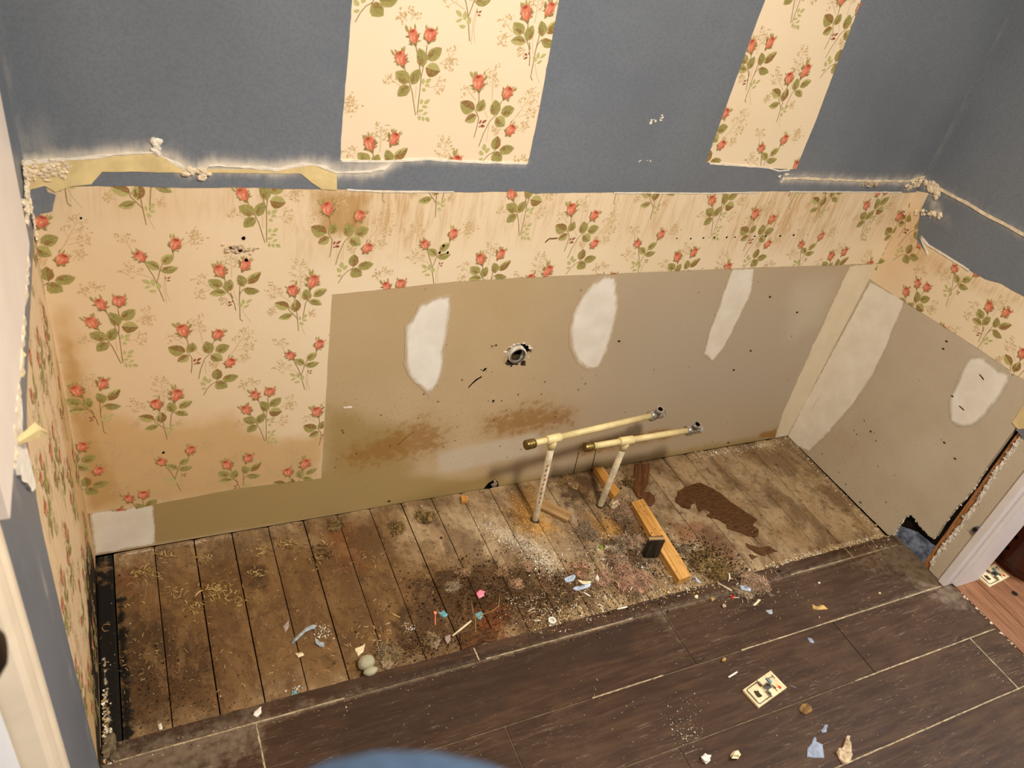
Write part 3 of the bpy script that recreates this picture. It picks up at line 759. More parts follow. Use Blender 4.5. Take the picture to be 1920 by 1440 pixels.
ribbon('tear_mark', pg((1022, 454), (1030, 447), (1045, 446)), .003, mapB, .0012, 'brown_scrap', wall_back, 19, .001, .0005)
ribbon('scuff_mark', pg((878, 727), (886, 718), (893, 712), (903, 706)), .005, mapB, .0006, 'dark_void', wall_back, 20, .002, .0)
ribbon('scuff_mark', pg((745, 835), (758, 823), (776, 809)), .002, mapB, .0006, 'brown_scrap', wall_back, 21, .001, .0)
crumbs('nail_hole', mapB, pg((902, 692), (925, 696)), 8, .003, .003, .0005, 'black_hole', wall_back, 60)
crumbs('nail_hole', mapB, pg((918, 648), (932, 650)), 4, .003, .002, .0005, 'black_hole', wall_back, 61)
crumbs('nail_hole', mapB, pg((905, 752), (942, 753)), 3, .004, .001, .0005, 'gunk', wall_back, 62)
for a in ((1443, 557), (1494, 586), (1407, 658), (1375, 694), (1365, 830), (729, 940), (1160, 640)):
    c_ = PB(*a); crumbs('nail_hole', mapB, [c_, (c_[0] + .001, c_[1])], 3, .0035, .001, .0005, 'gunk', wall_back, 63)
ribbon('white_chip', pg((644, 764), (660, 763)), .004, mapB, .001, 'white_paper', wall_back, 64, .001, .0)
# smears of joint compound
yel = lambda v: (lambda P: np.full(len(P), v))
def smear(poly, mp, parent, y=0.0, body=.012, seed=0, soft_from=0, soft_to=None, lim=None):
    # only the edge from soft_from to soft_to feathers out; the rest ends at a corner or under the paper
    line = [tuple(p) for p in poly] + [tuple(poly[0])]; line = line[soft_from:soft_to] if soft_to else line
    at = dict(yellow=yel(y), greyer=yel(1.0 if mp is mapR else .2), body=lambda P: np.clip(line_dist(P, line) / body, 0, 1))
    pj = jagged(poly, .006, .003, seed, freq=90)
    if lim: pj = [lim(p) for p in pj]
    return sheet('joint_compound_smear', pj, mp, .0007, 'compound', parent, res=.008, thick=.0007, attrs=at)
zp = lambda *p: [PB(600 + a / 3, 480 + b / 3) for a, b in p]
smear(zp((740, 220), (735, 330), (722, 430), (700, 530), (695, 640), (665, 720), (612, 790), (570, 745), (510, 690), (470, 620), (478, 500), (480, 400), (520, 340), (560, 270), (660, 230)), mapB, wall_back, 0, .016, 1)
smear(zp((1600, 105), (1668, 115), (1685, 230), (1672, 340), (1640, 460), (1620, 540), (1570, 630), (1500, 640), (1440, 600), (1405, 520), (1398, 420), (1420, 320), (1470, 220), (1530, 150)), mapB, wall_back, 0, .018, 2)
smear(pg((1372, 503), (1416, 501), (1410, 545), (1390, 590), (1372, 625), (1356, 655), (1335, 678), (1319, 665), (1328, 625), (1345, 580), (1358, 540)), mapB, wall_back, 0.1, .01, 3)
smear(pg((1450, 828), (1468, 770), (1500, 700), (1545, 600), (1592, 499), (1652, 495), (1602, 590), (1555, 680), (1515, 755), (1478, 822)), mapB, wall_back, .55, .006, 4, 0, 5, lambda p: (min(p[0], 1.999), max(p[1], 0)))
smear(pg((167, 962), (288, 945), (292, 1020), (178, 1040)), mapB, wall_back, .25, .006, 5)
# joint between two boards
for px_ in ((1085, 848, 1075, 888), (1118, 840, 1108, 884)):
    a, b = PB(px_[0], px_[1]), PB(px_[2], px_[3])
    sheet('board_joint', [(a[0] - .0012, a[1]), (a[0] + .0012, a[1]), (b[0] + .0012, b[1]), (b[0] - .0012, b[1])], mapB, .0004, 'gunk', wall_back, res=0, thick=.0004)

# ------------------------------------------------------------------ right wall
wall_right = box('wall_right', (2.013, -.64, -.05), (2.12, .012, 2.44), 'dark_void'); tag(wall_right, 'right end wall of the alcove with torn drywall beside the door jamb', kind='structure')
q3 = lambda *p: [PR(1220 + a / s27, b / s27) for a, b in p]
q6 = lambda *p: [PR(1280 + a / 3, 480 + b / 3) for a, b in p]
q9 = lambda *p: [PR(1660 + a / 4.365, 780 + b / 4.365) for a, b in p]
g = lambda *p: [PR(a, b) for a, b in p]
hole_edge = q9((55, 985), (105, 900), (125, 870), (165, 815), (215, 812), (250, 850), (280, 890), (330, 950), (375, 995), (410, 990))
crack_l = q9((410, 990), (470, 890), (560, 770), (640, 690), (720, 590), (820, 430), (900, 320), (1010, 170))
rb = [(0.0, 0.0), (hole_edge[0][0] - .012, .004)] + hole_edge + crack_l + [(crack_l[-1][0] + .0, .50)] + [(.624, .51), (.624, 2.44), (0, 2.44)]
r_attrs = dict(cool=lambda P: np.full(len(P), .8), olive=lambda P: .55 * soft(g((1490, 830), (1590, 790), (1600, 900), (1560, 890)), .10)(P), rust=lambda P: .75 * soft(g((1560, 800), (1620, 780), (1640, 850), (1580, 880)), .10)(P),  # cool: paler sanded board, plus the hall's cool light put into its colour
               pale=mx(soft(g((1690, 830), (1760, 790), (1800, 850), (1740, 950), (1680, 900)), .10), lambda P: .5 * np.ones(len(P))), spots=mx(soft(g((1500, 800), (1640, 720), (1700, 1000), (1620, 980)), .08), lambda P: .2 * np.ones(len(P))))
sheet('drywall_panel', jagged(rb, .01, .0012, 4), mapR, 0.0, 'drywall', wall_right, res=.016, thick=.0125, attrs=r_attrs)
# strip of board between the crack and the door casing
strip_l = q9((1100, 190), (1000, 330), (900, 460), (840, 570), (760, 690), (690, 800), (600, 920), (520, 1010), (440, 1110), (370, 1220))
sb = strip_l + [(strip_l[-1][0] + .004, .018), (.624, .018), (.624, .505), (strip_l[0][0], .505)]
sheet('drywall_panel', jagged(sb, .006, .002, 8), mapR, -.001, 'drywall', wall_right, res=.016, thick=.0115, attrs=r_attrs)
sheet('raw_plaster_edge', jagged([(p[0] - .004, p[1]) for p in strip_l], .004, .003, 3, closed=False) + jagged([(p[0] + .006, p[1]) for p in strip_l[::-1]], .004, .003, 5, closed=False), mapR, -.0005, 'plaster_raw', wall_right, res=.004, thick=.010, dfun=lambda P: .003 * np.sin(P[:, 1] * 210) * np.sin(P[:, 0] * 400))
crumbs('raw_plaster_edge', mapR, strip_l, 380, .0032, .0030, -.0015, 'plaster_raw', wall_right, 31)
stud = [(strip_l[0][0] - .016, .50), (strip_l[0][0] + .02, .50), (strip_l[-1][0] + .02, .0), (strip_l[-1][0] - .020, .0)]
sheet('wall_stud', stud, mapR, -.008, 'stud_wood', wall_right, res=.03, thick=.02)
sheet('gap_batting', jagged([(.44, .0), (.575, .0), (.575, .085), (.50, .075), (.455, .05)], .008, .004, 3), mapR, -.0105, 'batting', wall_right, res=.012, thick=.001)
crumbs('raw_plaster_edge', mapR, hole_edge, 120, .0035, .002, -.003, 'plaster_raw', wall_right, 33)
crumbs('raw_plaster_edge', mapR, crack_l[1:6], 80, .003, .001, -.004, 'plaster_raw', wall_right, 34)
# wallpaper band
rw_top = g((1742, 362), (1725, 400), (1720, 450), (1740, 478)) + q3((1390, 1215), (1430, 1260), (1480, 1290), (1560, 1340), (1640, 1390), (1720, 1435)) + g((1880, 533), (1920, 556), (1990, 600))
rw_bot = g((1645, 533), (1695, 565), (1790, 625), (1880, 684), (1896, 700), (1930, 716), (1990, 745))
rw_top[-1] = (.624, rw_top[-1][1]); rw_bot[-1] = (.624, rw_bot[-1][1]);
rw_outer = [(0.0, rw_bot[0][1]), (0.0, .852)] + [(max(p[0], .004), p[1]) for p in rw_top] + rw_bot[::-1]
w_r = dict(glue=soft(g((1735, 380), (1715, 440), (1780, 500), (1920, 560), (1920, 575), (1760, 510), (1690, 470)), .02), stain=zero, stain2=lambda P: .45 * soft(g((1700, 390), (1740, 360), (1725, 450), (1690, 470)), .05)(P),
           tan=soft(g((1640, 380), (1720, 360), (1760, 500), (1680, 560), (1630, 560)), .06), mold=zero)
sheet('wallpaper', jagged(rw_outer, .008, .0012, 6), mapR, .0006, 'paper', wall_right, res=.014, thick=.0006, attrs=w_r)
rw_pieces = []
ub = np.linspace(0, .62, 14)
tt = lambda u: float(np.interp(u, [p[0] for p in rw_top[3:]], [p[1] for p in rw_top[3:]])); bb = lambda u: float(np.interp(u, [p[0] for p in rw_bot], [p[1] for p in rw_bot]))
for a, b in zip(ub[:-1], ub[1:]):
    rw_pieces.append([(a, bb(a)), (a, tt(a) + (.09 if a < .05 else 0)), (b, tt(b) + (.03 if b < .06 else 0)), (b, bb(b))])
t1 = np.array(PB(772, 67)); t1r = np.array(PR(1720, 530))
print_paper('wallpaper_print', rw_pieces, mapR, .00075, wall_right, shift=tuple(t1r - t1))
# blue above
rbl = [(0.0, 2.44), (0.0, .852)] + [(min(max(p[0], .004), .624), p[1]) for p in rw_top] + [(.624, 2.44)]
caulk_r = q3((1420, 935), (1480, 965), (1560, 1010), (1640, 1050), (1720, 1100), (1800, 1140), (1900, 1195)) + [(.42, .886), (.62, .887)]
sheet('blue_paint', jagged(rbl, .008, .0015, 7), mapR, .0014, 'blue', wall_right, res=.016, thick=.0014, attrs=dict(frost=mx(lambda P: .55 * near(caulk_r, .02)(P), lambda P: .8 * near(g((1735, 340), (1760, 400)), .03)(P), lambda P: .4 * near(g((1755, 400), (1785, 420)), .02)(P), lambda P: .35 * near([(.003, .9), (.003, 1.6)], .012)(P))))
ribbon('caulk_bead', caulk_r, .007, mapR, .003, 'caulk', wall_right, 3, .001, .001)
crumbs('plaster_crumbs', mapR, g((1738, 340), (1752, 352), (1758, 365)), 50, .007, .006, .004, 'caulk', wall_right, 36)
crumbs('plaster_crumbs', mapR, g((1720, 395), (1735, 402), (1765, 405)), 30, .006, .004, .003, 'caulk', wall_right, 37)
ribbon('torn_lip', rw_top[3:9], .005, mapR, .0022, 'white_paper', wall_right, 9, .0015, .001)
# compound on the right wall
smear(g((1697, 566), (1668, 640), (1640, 700), (1600, 760), (1555, 810), (1518, 848), (1500, 840), (1476, 822), (1515, 745), (1562, 660), (1632, 530)), mapR, wall_right, .12, .010, 7, 0, 7, lambda p: (max(p[0], .0005), max(p[1], 0)))
smear(g((1818, 668), (1840, 668), (1870, 690), (1896, 706), (1880, 740), (1850, 780), (1825, 800), (1800, 802), (1782, 790), (1778, 755), (1795, 710)), mapR, wall_right, 0, .014, 8)
ribbon('scratch', g((1837, 702), (1845, 712)), .003, mapR, .0012, 'gunk', wall_right, 40, .001, 0)
ribbon('scratch', g((1799, 761), (1808, 769)), .003, mapR, .0012, 'gunk', wall_right, 41, .001, 0)
ribbon('scratch', g((1522, 770), (1535, 745)), .003, mapR, .0012, 'brown_scrap', wall_right, 42, .0008, 0)
for a in ((1774, 640), (1768, 654), (1785, 743), (1632, 809), (1790, 860), (1613, 942), (1770, 830)):
    c_ = PR(*a); crumbs('nail_hole', mapR, [c_, (c_[0] + .001, c_[1])], 3, .0032, .001, .0006, 'gunk', wall_right, 44)
# torn cream flap and blue scraps by the crack's top
sheet('torn_facing_paper', jagged(g((1898, 792), (1918, 762), (1945, 760), (1945, 800), (1910, 805)), .005, .001, 3), mapR, .002, 'torn_paper', wall_right, res=.01, thick=.002)
sheet('blue_paint', jagged(g((1905, 806), (1922, 785), (1960, 790), (1950, 840), (1920, 822)), .005, .002, 6), mapR, .0012, 'blue', wall_right, res=.01, thick=.0022, attrs=dict(frost=lambda P: .1 * np.ones(len(P))))
# grey plastic bracket left on the wall
br = empty('wall_bracket', (W - .002, *[-PR(1832, 995)[0], PR(1832, 995)[1]]))
tag(br, 'small dark grey bracket stuck to the drywall beside the white door jamb', 'bracket')
c_ = PR(1832, 997)
def loc(o, root): o.location = [-x for x in root.location]; return o
sh = [(c_[0] - .012, c_[1] + .006), (c_[0] - .006, c_[1] + .016), (c_[0] + .006, c_[1] + .012), (c_[0] + .020, c_[1] + .004), (c_[0] + .022, c_[1] - .010), (c_[0] + .008, c_[1] - .008), (c_[0] - .008, c_[1] - .008)]
sh = [(min(p[0], .6215), p[1]) for p in sh]
loc(sheet('plate', sh, mapR, .006, 'grey_plastic', br, res=.01, thick=.007), br)
v, f = tube([mapR(c_[0] - .004, c_[1] + .006, .003), mapR(c_[0] - .004, c_[1] + .006, .010)], .0045, 12); loc(mesh('hole_boss', v, f, 'black_metal', br), br)

# ------------------------------------------------------------------ left wall
wall_left = box('wall_left', (-.12, -.726, -.05), (-.004, .012, 2.44), 'dark_void'); tag(wall_left, 'left end wall of the alcove, wallpaper streaked with mould below blue paint', kind='structure')
h = lambda *p: [PL(a, b) for a, b in p]
lw = [(0.0, .0), (.508, .018), (.512, .2), (.512, .45), (.505, .62), (.487, .69), (.475, .735), (.40, .755), (.25, .764), (.12, .768), (.0, .772)]
l_attrs = dict(glue=lambda P: .6 * np.ones(len(P)), stain=soft([(0, 0), (.2, 0), (.12, .5), (0, .6)], .08), stain2=soft([(0, 0), (.52, 0), (.52, .22), (.3, .16), (0, .2)], .06), tan=lambda P: .8 * np.ones(len(P)),
               mold=soft([(.03, -.05), (.6, -.05), (.6, .012), (.52, .05), (.45, .10), (.32, .15), (.2, .18), (.09, .15), (.05, .08)], .03))
sheet('drywall_panel', [(-.01, 0), (.728, 0), (.728, 2.44), (-.01, 2.44)], mapL, 0.0, 'drywall', wall_left, res=.05, thick=.004, attrs=dict(cool=zero, olive=zero, rust=zero, pale=zero, spots=zero))
sheet('wallpaper', jagged(lw, .008, .0015, 5), mapL, .0006, 'paper', wall_left, res=.012, thick=.0006, attrs=l_attrs)
lp = [[(-.508, .02), (-.508, .62), (-.475, .735), (-.40, .752), (-.25, .762), (0, .768), (0, .02)]]
print_paper('wallpaper_print', lp, mapL, .00075, wall_left, paper_x=lambda u: -u)
bl = [(0.0, 2.44), (0.0, .776)] + lw[::-1][1:-1] + [(.508, .018), (.73, .018), (.73, 2.44)]
sheet('blue_paint', jagged(bl, .01, .0012, 6), mapL, .0014, 'blue', wall_left, res=.02, thick=.0014, attrs=dict(frost=mx(lambda P: .5 * near([(.52, .1), (.60, .9)], .01)(P), lambda P: .5 * near([(.003, .8), (.003, 1.5)], .012)(P), lambda P: .35 * near([(.64, .2), (.64, .95)], .012)(P), lambda P: .3 * near([(.3, .79), (.45, .78)], .012)(P))))
# white board above the torn joint
wb_u0, wb_v0 = PL(35, 350, .012)
board_w = box('wall_panel', (0.0014, -.70, .846), (.012, -wb_u0, 2.1), 'white_board', None, .001)
tag(board_w, 'smooth white panel on the left wall, torn caulk hanging along its lower edge', 'panel')
lowedge = [(wb_u0, .848), (.2, .847), (.36, .846), (.46, .846), (.55, .850), (.59, .855)]
o = ribbon('caulk_bead', lowedge, .010, mapL, .010, 'caulk', wall_left, 14, .003, .004)
crumbs('plaster_crumbs', mapL, [(.005, .885), (.02, .85), (.06, .845), (.10, .85)], 90, .007, .006, .005, 'caulk', wall_left, 51)
crumbs('plaster_crumbs', mapL, [(.005, .84), (.004, .76)], 40, .006, .004, .004, 'caulk', wall_left, 52)
crumbs('plaster_crumbs', mapL, [(.38, .85), (.48, .845), (.56, .84), (.60, .83)], 150, .008, .005, .008, 'caulk', wall_left, 53)
crumbs('plaster_crumbs', mapL, [(.425, .838), (.445, .825)], 25, .009, .004, .008, 'torn_paper', wall_left, 54)
sheet('torn_facing_paper', jagged([(.44, .838), (.56, .832), (.57, .78), (.545, .74), (.52, .705), (.505, .70), (.50, .76), (.47, .80)], .006, .002, 7), mapL, .0028, 'white_paper', wall_left, res=.012, thick=.0028, dfun=lambda P: .003 * np.abs(np.sin(P[:, 0] * 90)))
# dark hole in the wall under the panel's near end
sheet('wall_hole', jagged(h((0, 806), (12, 812), (22, 842), (10, 846), (-12, 850), (-25, 820)), .005, .002, 2), mapL, .0022, 'black_hole', wall_left, res=.01, thick=.001)
# curled splinter of paint pointing into the alcove
c0 = np.array(mapL(*PL(28, 828, .004), .004)); tip = np.array([.045, -.40, .735])
bm = bmesh.new(); prev = None
hp = [hit(28, 830, 0, .004), hit(48, 818, 0, .012), hit(68, 806, 0, .020), hit(86, 812, 0, .026)]
for i, p in enumerate(hp):
    wv = (.004, .007, .011, .002)[i]; a_ = bm.verts.new(p + np.array([0, 0, wv])); b_ = bm.verts.new(p - np.array([0, .002, wv])); c2 = bm.verts.new(p + np.array([.003, 0, 0]))
    if prev:
        bm.faces.new((prev[0], a_, c2, prev[2])); bm.faces.new((prev[2], c2, b_, prev[1])); bm.faces.new((prev[1], b_, a_, prev[0]))
    prev = (a_, b_, c2)
pf = from_bm('paint_flap', bm, 'torn_paper', wall_left)

# ------------------------------------------------------------------ subfloor planks
subfloor = box('subfloor', (-.02, -.60, -.06), (2.05, .02, -.024), 'dark_void'); tag(subfloor, 'old plank subfloor exposed inside the alcove, filthy and stained', kind='structure')
F_ = lambda *p: [PF(a, b) for a, b in p]
pl_masks = dict(
    grey=soft(F_((900, 930), (1480, 825), (1660, 1000), (1300, 1080), (950, 1060), (800, 1000)), .12),
    brown=mx(soft(F_((180, 1080), (600, 1000), (900, 1060), (1120, 1100), (1000, 1180), (700, 1260), (200, 1390)), .10), soft(F_((560, 985), (720, 960), (760, 1100), (620, 1120)), .06)),
    dark=mx(soft(F_((190, 1160), (330, 1150), (420, 1230), (380, 1330), (210, 1390)), .07), soft(F_((800, 1065), (960, 1050), (1130, 1090), (1060, 1160), (900, 1190), (740, 1250), (720, 1180)), .06),
            soft(F_((1130, 940), (1210, 930), (1230, 1080), (1130, 1090)), .05), soft(F_((1040, 890), (1110, 880), (1130, 930), (1060, 950)), .04), soft(F_((450, 1060), (510, 1060), (500, 1110), (470, 1110)), .02),
            lambda P: .28 * np.ones(len(P))),
    rust=mx(soft(F_((215, 1060), (270, 1055), (255, 1130), (215, 1110)), .025), soft(F_((890, 1140), (950, 1130), (950, 1200), (880, 1200)), .02), soft(F_((1250, 980), (1310, 970), (1320, 1020), (1270, 1030)), .025), soft(F_((600, 985), (660, 975), (700, 1070), (640, 1090)), .03)),
    red=soft(F_((1285, 975), (1330, 975), (1400, 1040), (1370, 1060), (1320, 1040)), .025),
    saw=mx(soft(F_((950, 925), (1000, 905), (1020, 960), (1060, 1000), (1000, 1010), (960, 990)), .03), soft(F_((1090, 960), (1150, 970), (1180, 1010), (1120, 1010)), .03)),
    white=mx(soft(F_((900, 985), (960, 985), (1030, 1025), (1050, 1060), (1030, 1075), (980, 1040)), .03), near(F_((1330, 852), (1478, 826)), .03), near(F_((230, 1040), (500, 995)), .015), near(F_((1440, 1062), (1650, 1003)), .025), near(F_((1480, 830), (1650, 1000)), .02),
             lambda P: .5 * soft(F_((1100, 1030), (1250, 1030), (1200, 1120), (1000, 1150)), .05)(P)),
    mold=lambda P: np.zeros(len(P)), salt=lambda P: np.zeros(len(P)))
PITCH = .0815; X0 = .035
def plank(xa, xb, y0, y1, z, seed, extra=None, parent=subfloor):
    nx, ny = 11, 62; V = []; Fc = []
    xs = np.linspace(xa, xb, nx); ys = np.linspace(y0, y1, ny); rn = random.Random(seed); tilt = rn.uniform(-.0012, .0012)
    for j, y in enumerate(ys):
        for i, x in enumerate(xs):
            e = min(i, nx - 1 - i); dz = -.0022 if e == 0 else (-.0004 if e == 1 else 0)
            V.append((x, y, z + dz + tilt * (i / (nx - 1) - .5) + .0007 * noise.noise(Vector((x * 30, y * 12, seed)))))
    for j in range(ny - 1):
        for i in range(nx - 1): Fc.append((j * nx + i, j * nx + i + 1, (j + 1) * nx + i + 1, (j + 1) * nx + i))
    P = np.array([(v[0], v[1]) for v in V]); n0 = len(V)
    ring = [i for i in range(nx)] + [j * nx + nx - 1 for j in range(1, ny)] + [(ny - 1) * nx + i for i in range(nx - 2, -1, -1)] + [j * nx for j in range(ny - 2, 0, -1)]
    for r_ in ring: V.append((V[r_][0], V[r_][1], -.024))
    k = len(ring)
    for i in range(k): Fc.append((ring[(i + 1) % k], ring[i], n0 + i, n0 + (i + 1) % k))
    o = mesh('plank', V, Fc, 'plank', parent)
    PA = np.concatenate([P, P[ring]])
    if o.data.polygons[0].normal.z < 0: o.data.flip_normals()
    for kk, fn in pl_masks.items(): setattr_f(o.data, kk, (extra or {}).get(kk, fn)(PA))
    return o
mold_all = dict(mold=lambda P: .55 + .5 * np.clip((-P[:, 1] - .05) / .2, 0, 1) * np.clip(1.2 - np.abs(P[:, 0] - .018) / .03, 0, 1), salt=lambda P: .75 * near([(.010, -.26), (.012, -.36), (.018, -.46)], .018)(P))
plank(.001, X0 - .002, -.50, -.004, -.002, 900, mold_all)
for k in range(24):
    gap = .0016 if k not in (2, 3, 5, 8) else .003
    xa = X0 + k * PITCH + gap * .5; xb = min(X0 + (k + 1) * PITCH - .0012, 1.998) if k < 23 else 1.999
    ex = dict(mold=lambda P: .75 * soft([(.03, -.5), (.06, -.5), (.055, -.12), (.03, -.1)], .02)(P)) if k == 0 else None
    plank(xa, xb, -.50, -.003, 0.0, k, ex)
# old adhesive, dark and shiny
zf = lambda *p: [PF(900 + a / 4.364, 740 + b / 4.364) for a, b in p]
zg = lambda *p: [PF(1000 + a / 4, 940 + b / 4) for a, b in p]
res_poly = zg((1060, 0), (1110, 45), (1170, 60), (1185, 25), (1215, 15), (1240, 85), (1290, 60), (1330, 80), (1300, 110), (1360, 130), (1440, 170), (1450, 205), (1560, 240), (1610, 265), (1680, 265), (1690, 210), (1640, 185), (1680, 140), (1600, 90), (1480, 10), (1400, -60), (1330, -100), (1250, -140), (1150, -110), (1080, -70))
sheet('glue_residue', jagged(res_poly, .006, .004, 3), mapF, .0022, 'glue', subfloor, res=.015, thick=.002)
sheet('glue_residue', jagged(zg((1590, 320), (1640, 330), (1700, 355), (1760, 340), (1830, 380), (1760, 385), (1740, 415), (1660, 385), (1610, 350)), .006, .004, 4), mapF, .0022, 'glue', subfloor, res=.015, thick=.002)
sheet('glue_residue', jagged(zg((1620, 405), (1680, 420), (1640, 440)), .006, .003, 5), mapF, .0022, 'glue', subfloor, res=.015, thick=.002)
sheet('glue_residue', jagged(F_((862, 1190), (900, 1178), (935, 1185), (930, 1200), (880, 1215), (865, 1222)), .006, .004, 6), mapF, .004, 'glue', subfloor, res=.015, thick=.004)

# ------------------------------------------------------------------ tile floor
floor = box('floor', (.0, -2.60, -.03), (2.03, -.4585, TZ - .0025), 'mortar'); tag(floor, 'dark brown wood-look plank tile floor, dusty and littered', kind='structure')
rows = [(-.4545, -.4875), (-.4905, -.6365), (-.6395, -.7845), (-.7875, -.9285), (-.9315, -1.0745)]
y = -1.0775
while y > -2.55: rows.append((y, y - .1435)); y -= .1465
cuts = [[.705, 1.807], [.255, 1.17], [.70, 1.586], [1.02, 1.923], [.36, 1.27]]
f_dust = mx(near([(0, -.49), (2, -.49)], .02), soft([(1.7, -.46), (2.0, -.46), (2.0, -.64), (1.8, -.55)], .06), soft([(0, -.45), (.3, -.45), (.25, -.56), (0, -.6)], .05), soft([(1.85, -.46), (2.05, -.46), (2.05, -.75), (1.93, -.7)], .03), lambda P: .25 * np.ones(len(P)))
TF = lambda *p: [PF(a, b, TZ) for a, b in p]
f_wet = mx(soft(TF((700, 1290), (760, 1255), (1200, 1150), (1180, 1230), (940, 1290), (960, 1330), (760, 1400), (560, 1430)), .02), lambda P: .2 * np.ones(len(P)))
for ri, (ya, yb) in enumerate(rows):
    cs = cuts[ri] if ri < len(cuts) else [((.37 * ri) % .9) + .1, ((.37 * ri) % .9) + 1.0]
    right = 2.0 if ri < 2 else 2.03
    xs_ = [.001] + cs + [right]
    for a, b in zip(xs_[:-1], xs_[1:]):
        outl = [(a + .0015, ya), (b - .0015, ya), (b - .0015, yb), (a + .0015, yb)]
        if ri == 0: outl = jagged(outl, .012, .002, 3 + int(a * 10), freq=40)
        sheet('tile', outl, mapF, TZ, 'tile', floor, res=.03, thick=.009, attrs=dict(dust=f_dust, wet=f_wet))
# narrow ridges of pale grout that still show in the joints
simple('grout', 'a39376', .9, .1, var=.3, scale=70)
def grout(line, w=.0030):
    a, b = line; a, b = np.array(a), np.array(b); t_ = (b - a) / np.linalg.norm(b - a); n_ = np.array([-t_[1], t_[0]]) * w / 2
    k = 24; up = [tuple(a + (b - a) * i / k + n_ * (1 + random.uniform(-.3, .3))) for i in range(k + 1)]; dn = [tuple(a + (b - a) * i / k - n_ * (1 + random.uniform(-.3, .3))) for i in range(k + 1)]
    sheet('grout_line', up + dn[::-1], mapF, TZ + .0001, 'grout', floor, res=0, thick=.004)
for ln in ([(.02, -.489), (.42, -.489)], [(.72, -.489), (1.09, -.489)], [(1.58, -.489), (1.98, -.489)], [(1.30, -.638), (1.995, -.638)], [(1.52, -.786), (2.02, -.786)], [(.90, -.638), (1.08, -.638)],
           [(1.30, -.930), (2.0, -.930)], [(.255, -.491), (.256, -.60)], [(1.924, -.788), (1.923, -.928)], [(1.807, -.456), (1.807, -.487)], [(.705, -.457), (.705, -.487)]): grout(ln)
# hall floor of red-brown boards beyond the doorway
hall_floor = box('floor', (2.03, -3.0, -.05), (3.6, -.30, .012), 'dark_void'); tag(hall_floor, 'reddish brown wooden hall floor beyond the doorway', kind='structure')
for k in range(18):
    xa = 2.0305 + k * .083
    box('plank', (xa, -2.98, .005), (xa + .081, -.32, .020), 'hall_boards', hall_floor, .0012)
crumbs('mortar_edge', mapF, [(2.031, -.66), (2.029, -1.1)], 60, .004, .002, .018, 'pale_scrap', floor, 71)
crumbs('mortar_edge', mapF, [(1.995, -.47), (1.998, -.62)], 60, .004, .004, .016, 'mortar', floor, 72)

# ------------------------------------------------------------------ right door casing and hall
def extrude_plan(name, plan, z0, z1, mat, parent=None):
    n = len(plan); V = [(p[0], p[1], z0) for p in plan] + [(p[0], p[1], z1) for p in plan]
    Fc = [(i, (i + 1) % n, n + (i + 1) % n, n + i) for i in range(n)] + [tuple(range(n - 1, -1, -1)), tuple(range(n, 2 * n))]
    bm = bmesh.new(); vs = [bm.verts.new(v) for v in V]
    for q_ in Fc: bm.faces.new([vs[i] for i in q_])
    return from_bm(name, bm, mat, parent)
trim_r = extrude_plan('trim_1', [(2.006, -.622), (1.994, -.622), (1.992, -.624), (1.992, -.640), (1.993, -.642), (2.028, -.642), (2.028, -.651), (2.031, -.654), (2.122, -.654), (2.122, -.622)], .021, 2.08, 'white_trim')
tag(trim_r, 'white door jamb with a raised stop beside the torn drywall', kind='structure')
DW0, DW1 = -.705, -1.50
jamb2 = box('trim_3', (1.985, DW1 - .06, .018), (2.125, DW1, 2.08), 'white_trim', None, .002); tag(jamb2, 'white jamb on the near side of the hall doorway', kind='structure')
head = box('trim_4', (1.985, DW1 - .06, 2.06), (2.125, -.636, 2.13), 'white_trim', None, .002); tag(head, 'white head casing over the hall doorway', kind='structure')
w_r2 = box('wall_right', (2.004, -2.60, 0), (2.12, DW1 - .055, 2.44), 'room_blue'); tag(w_r2, 'blue right wall on the near side of the doorway', kind='structure')
w_r3 = box('wall_right', (2.004, DW1 - .055, 2.12), (2.12, -.60, 2.44), 'room_blue'); tag(w_r3, 'blue wall above the hall doorway', kind='structure')
for nm, lo_, hi_, lb in (('wall_hall', (3.5, -3.0, 0), (3.6, -.2, 2.44), 'plain hall wall facing the doorway'), ('wall_hall', (2.12, -.32, 0), (3.6, -.25, 2.44), 'plain hall end wall'), ('wall_hall', (2.12, -3.0, 0), (3.6, -2.93, 2.44), 'plain hall wall at the far end of the corridor')):
    tag(box(nm, lo_, hi_, 'ceiling_white'), lb, kind='structure')
ceil = box('ceiling', (-.1, -2.6, 2.44), (3.6, .1, 2.5), 'ceiling_white'); tag(ceil, 'plain white ceiling', kind='structure')
wf = box('wall_front', (-.1, -2.66, 0), (2.12, -2.60, 2.44), 'room_blue'); tag(wf, 'blue wall opposite the alcove', kind='structure')

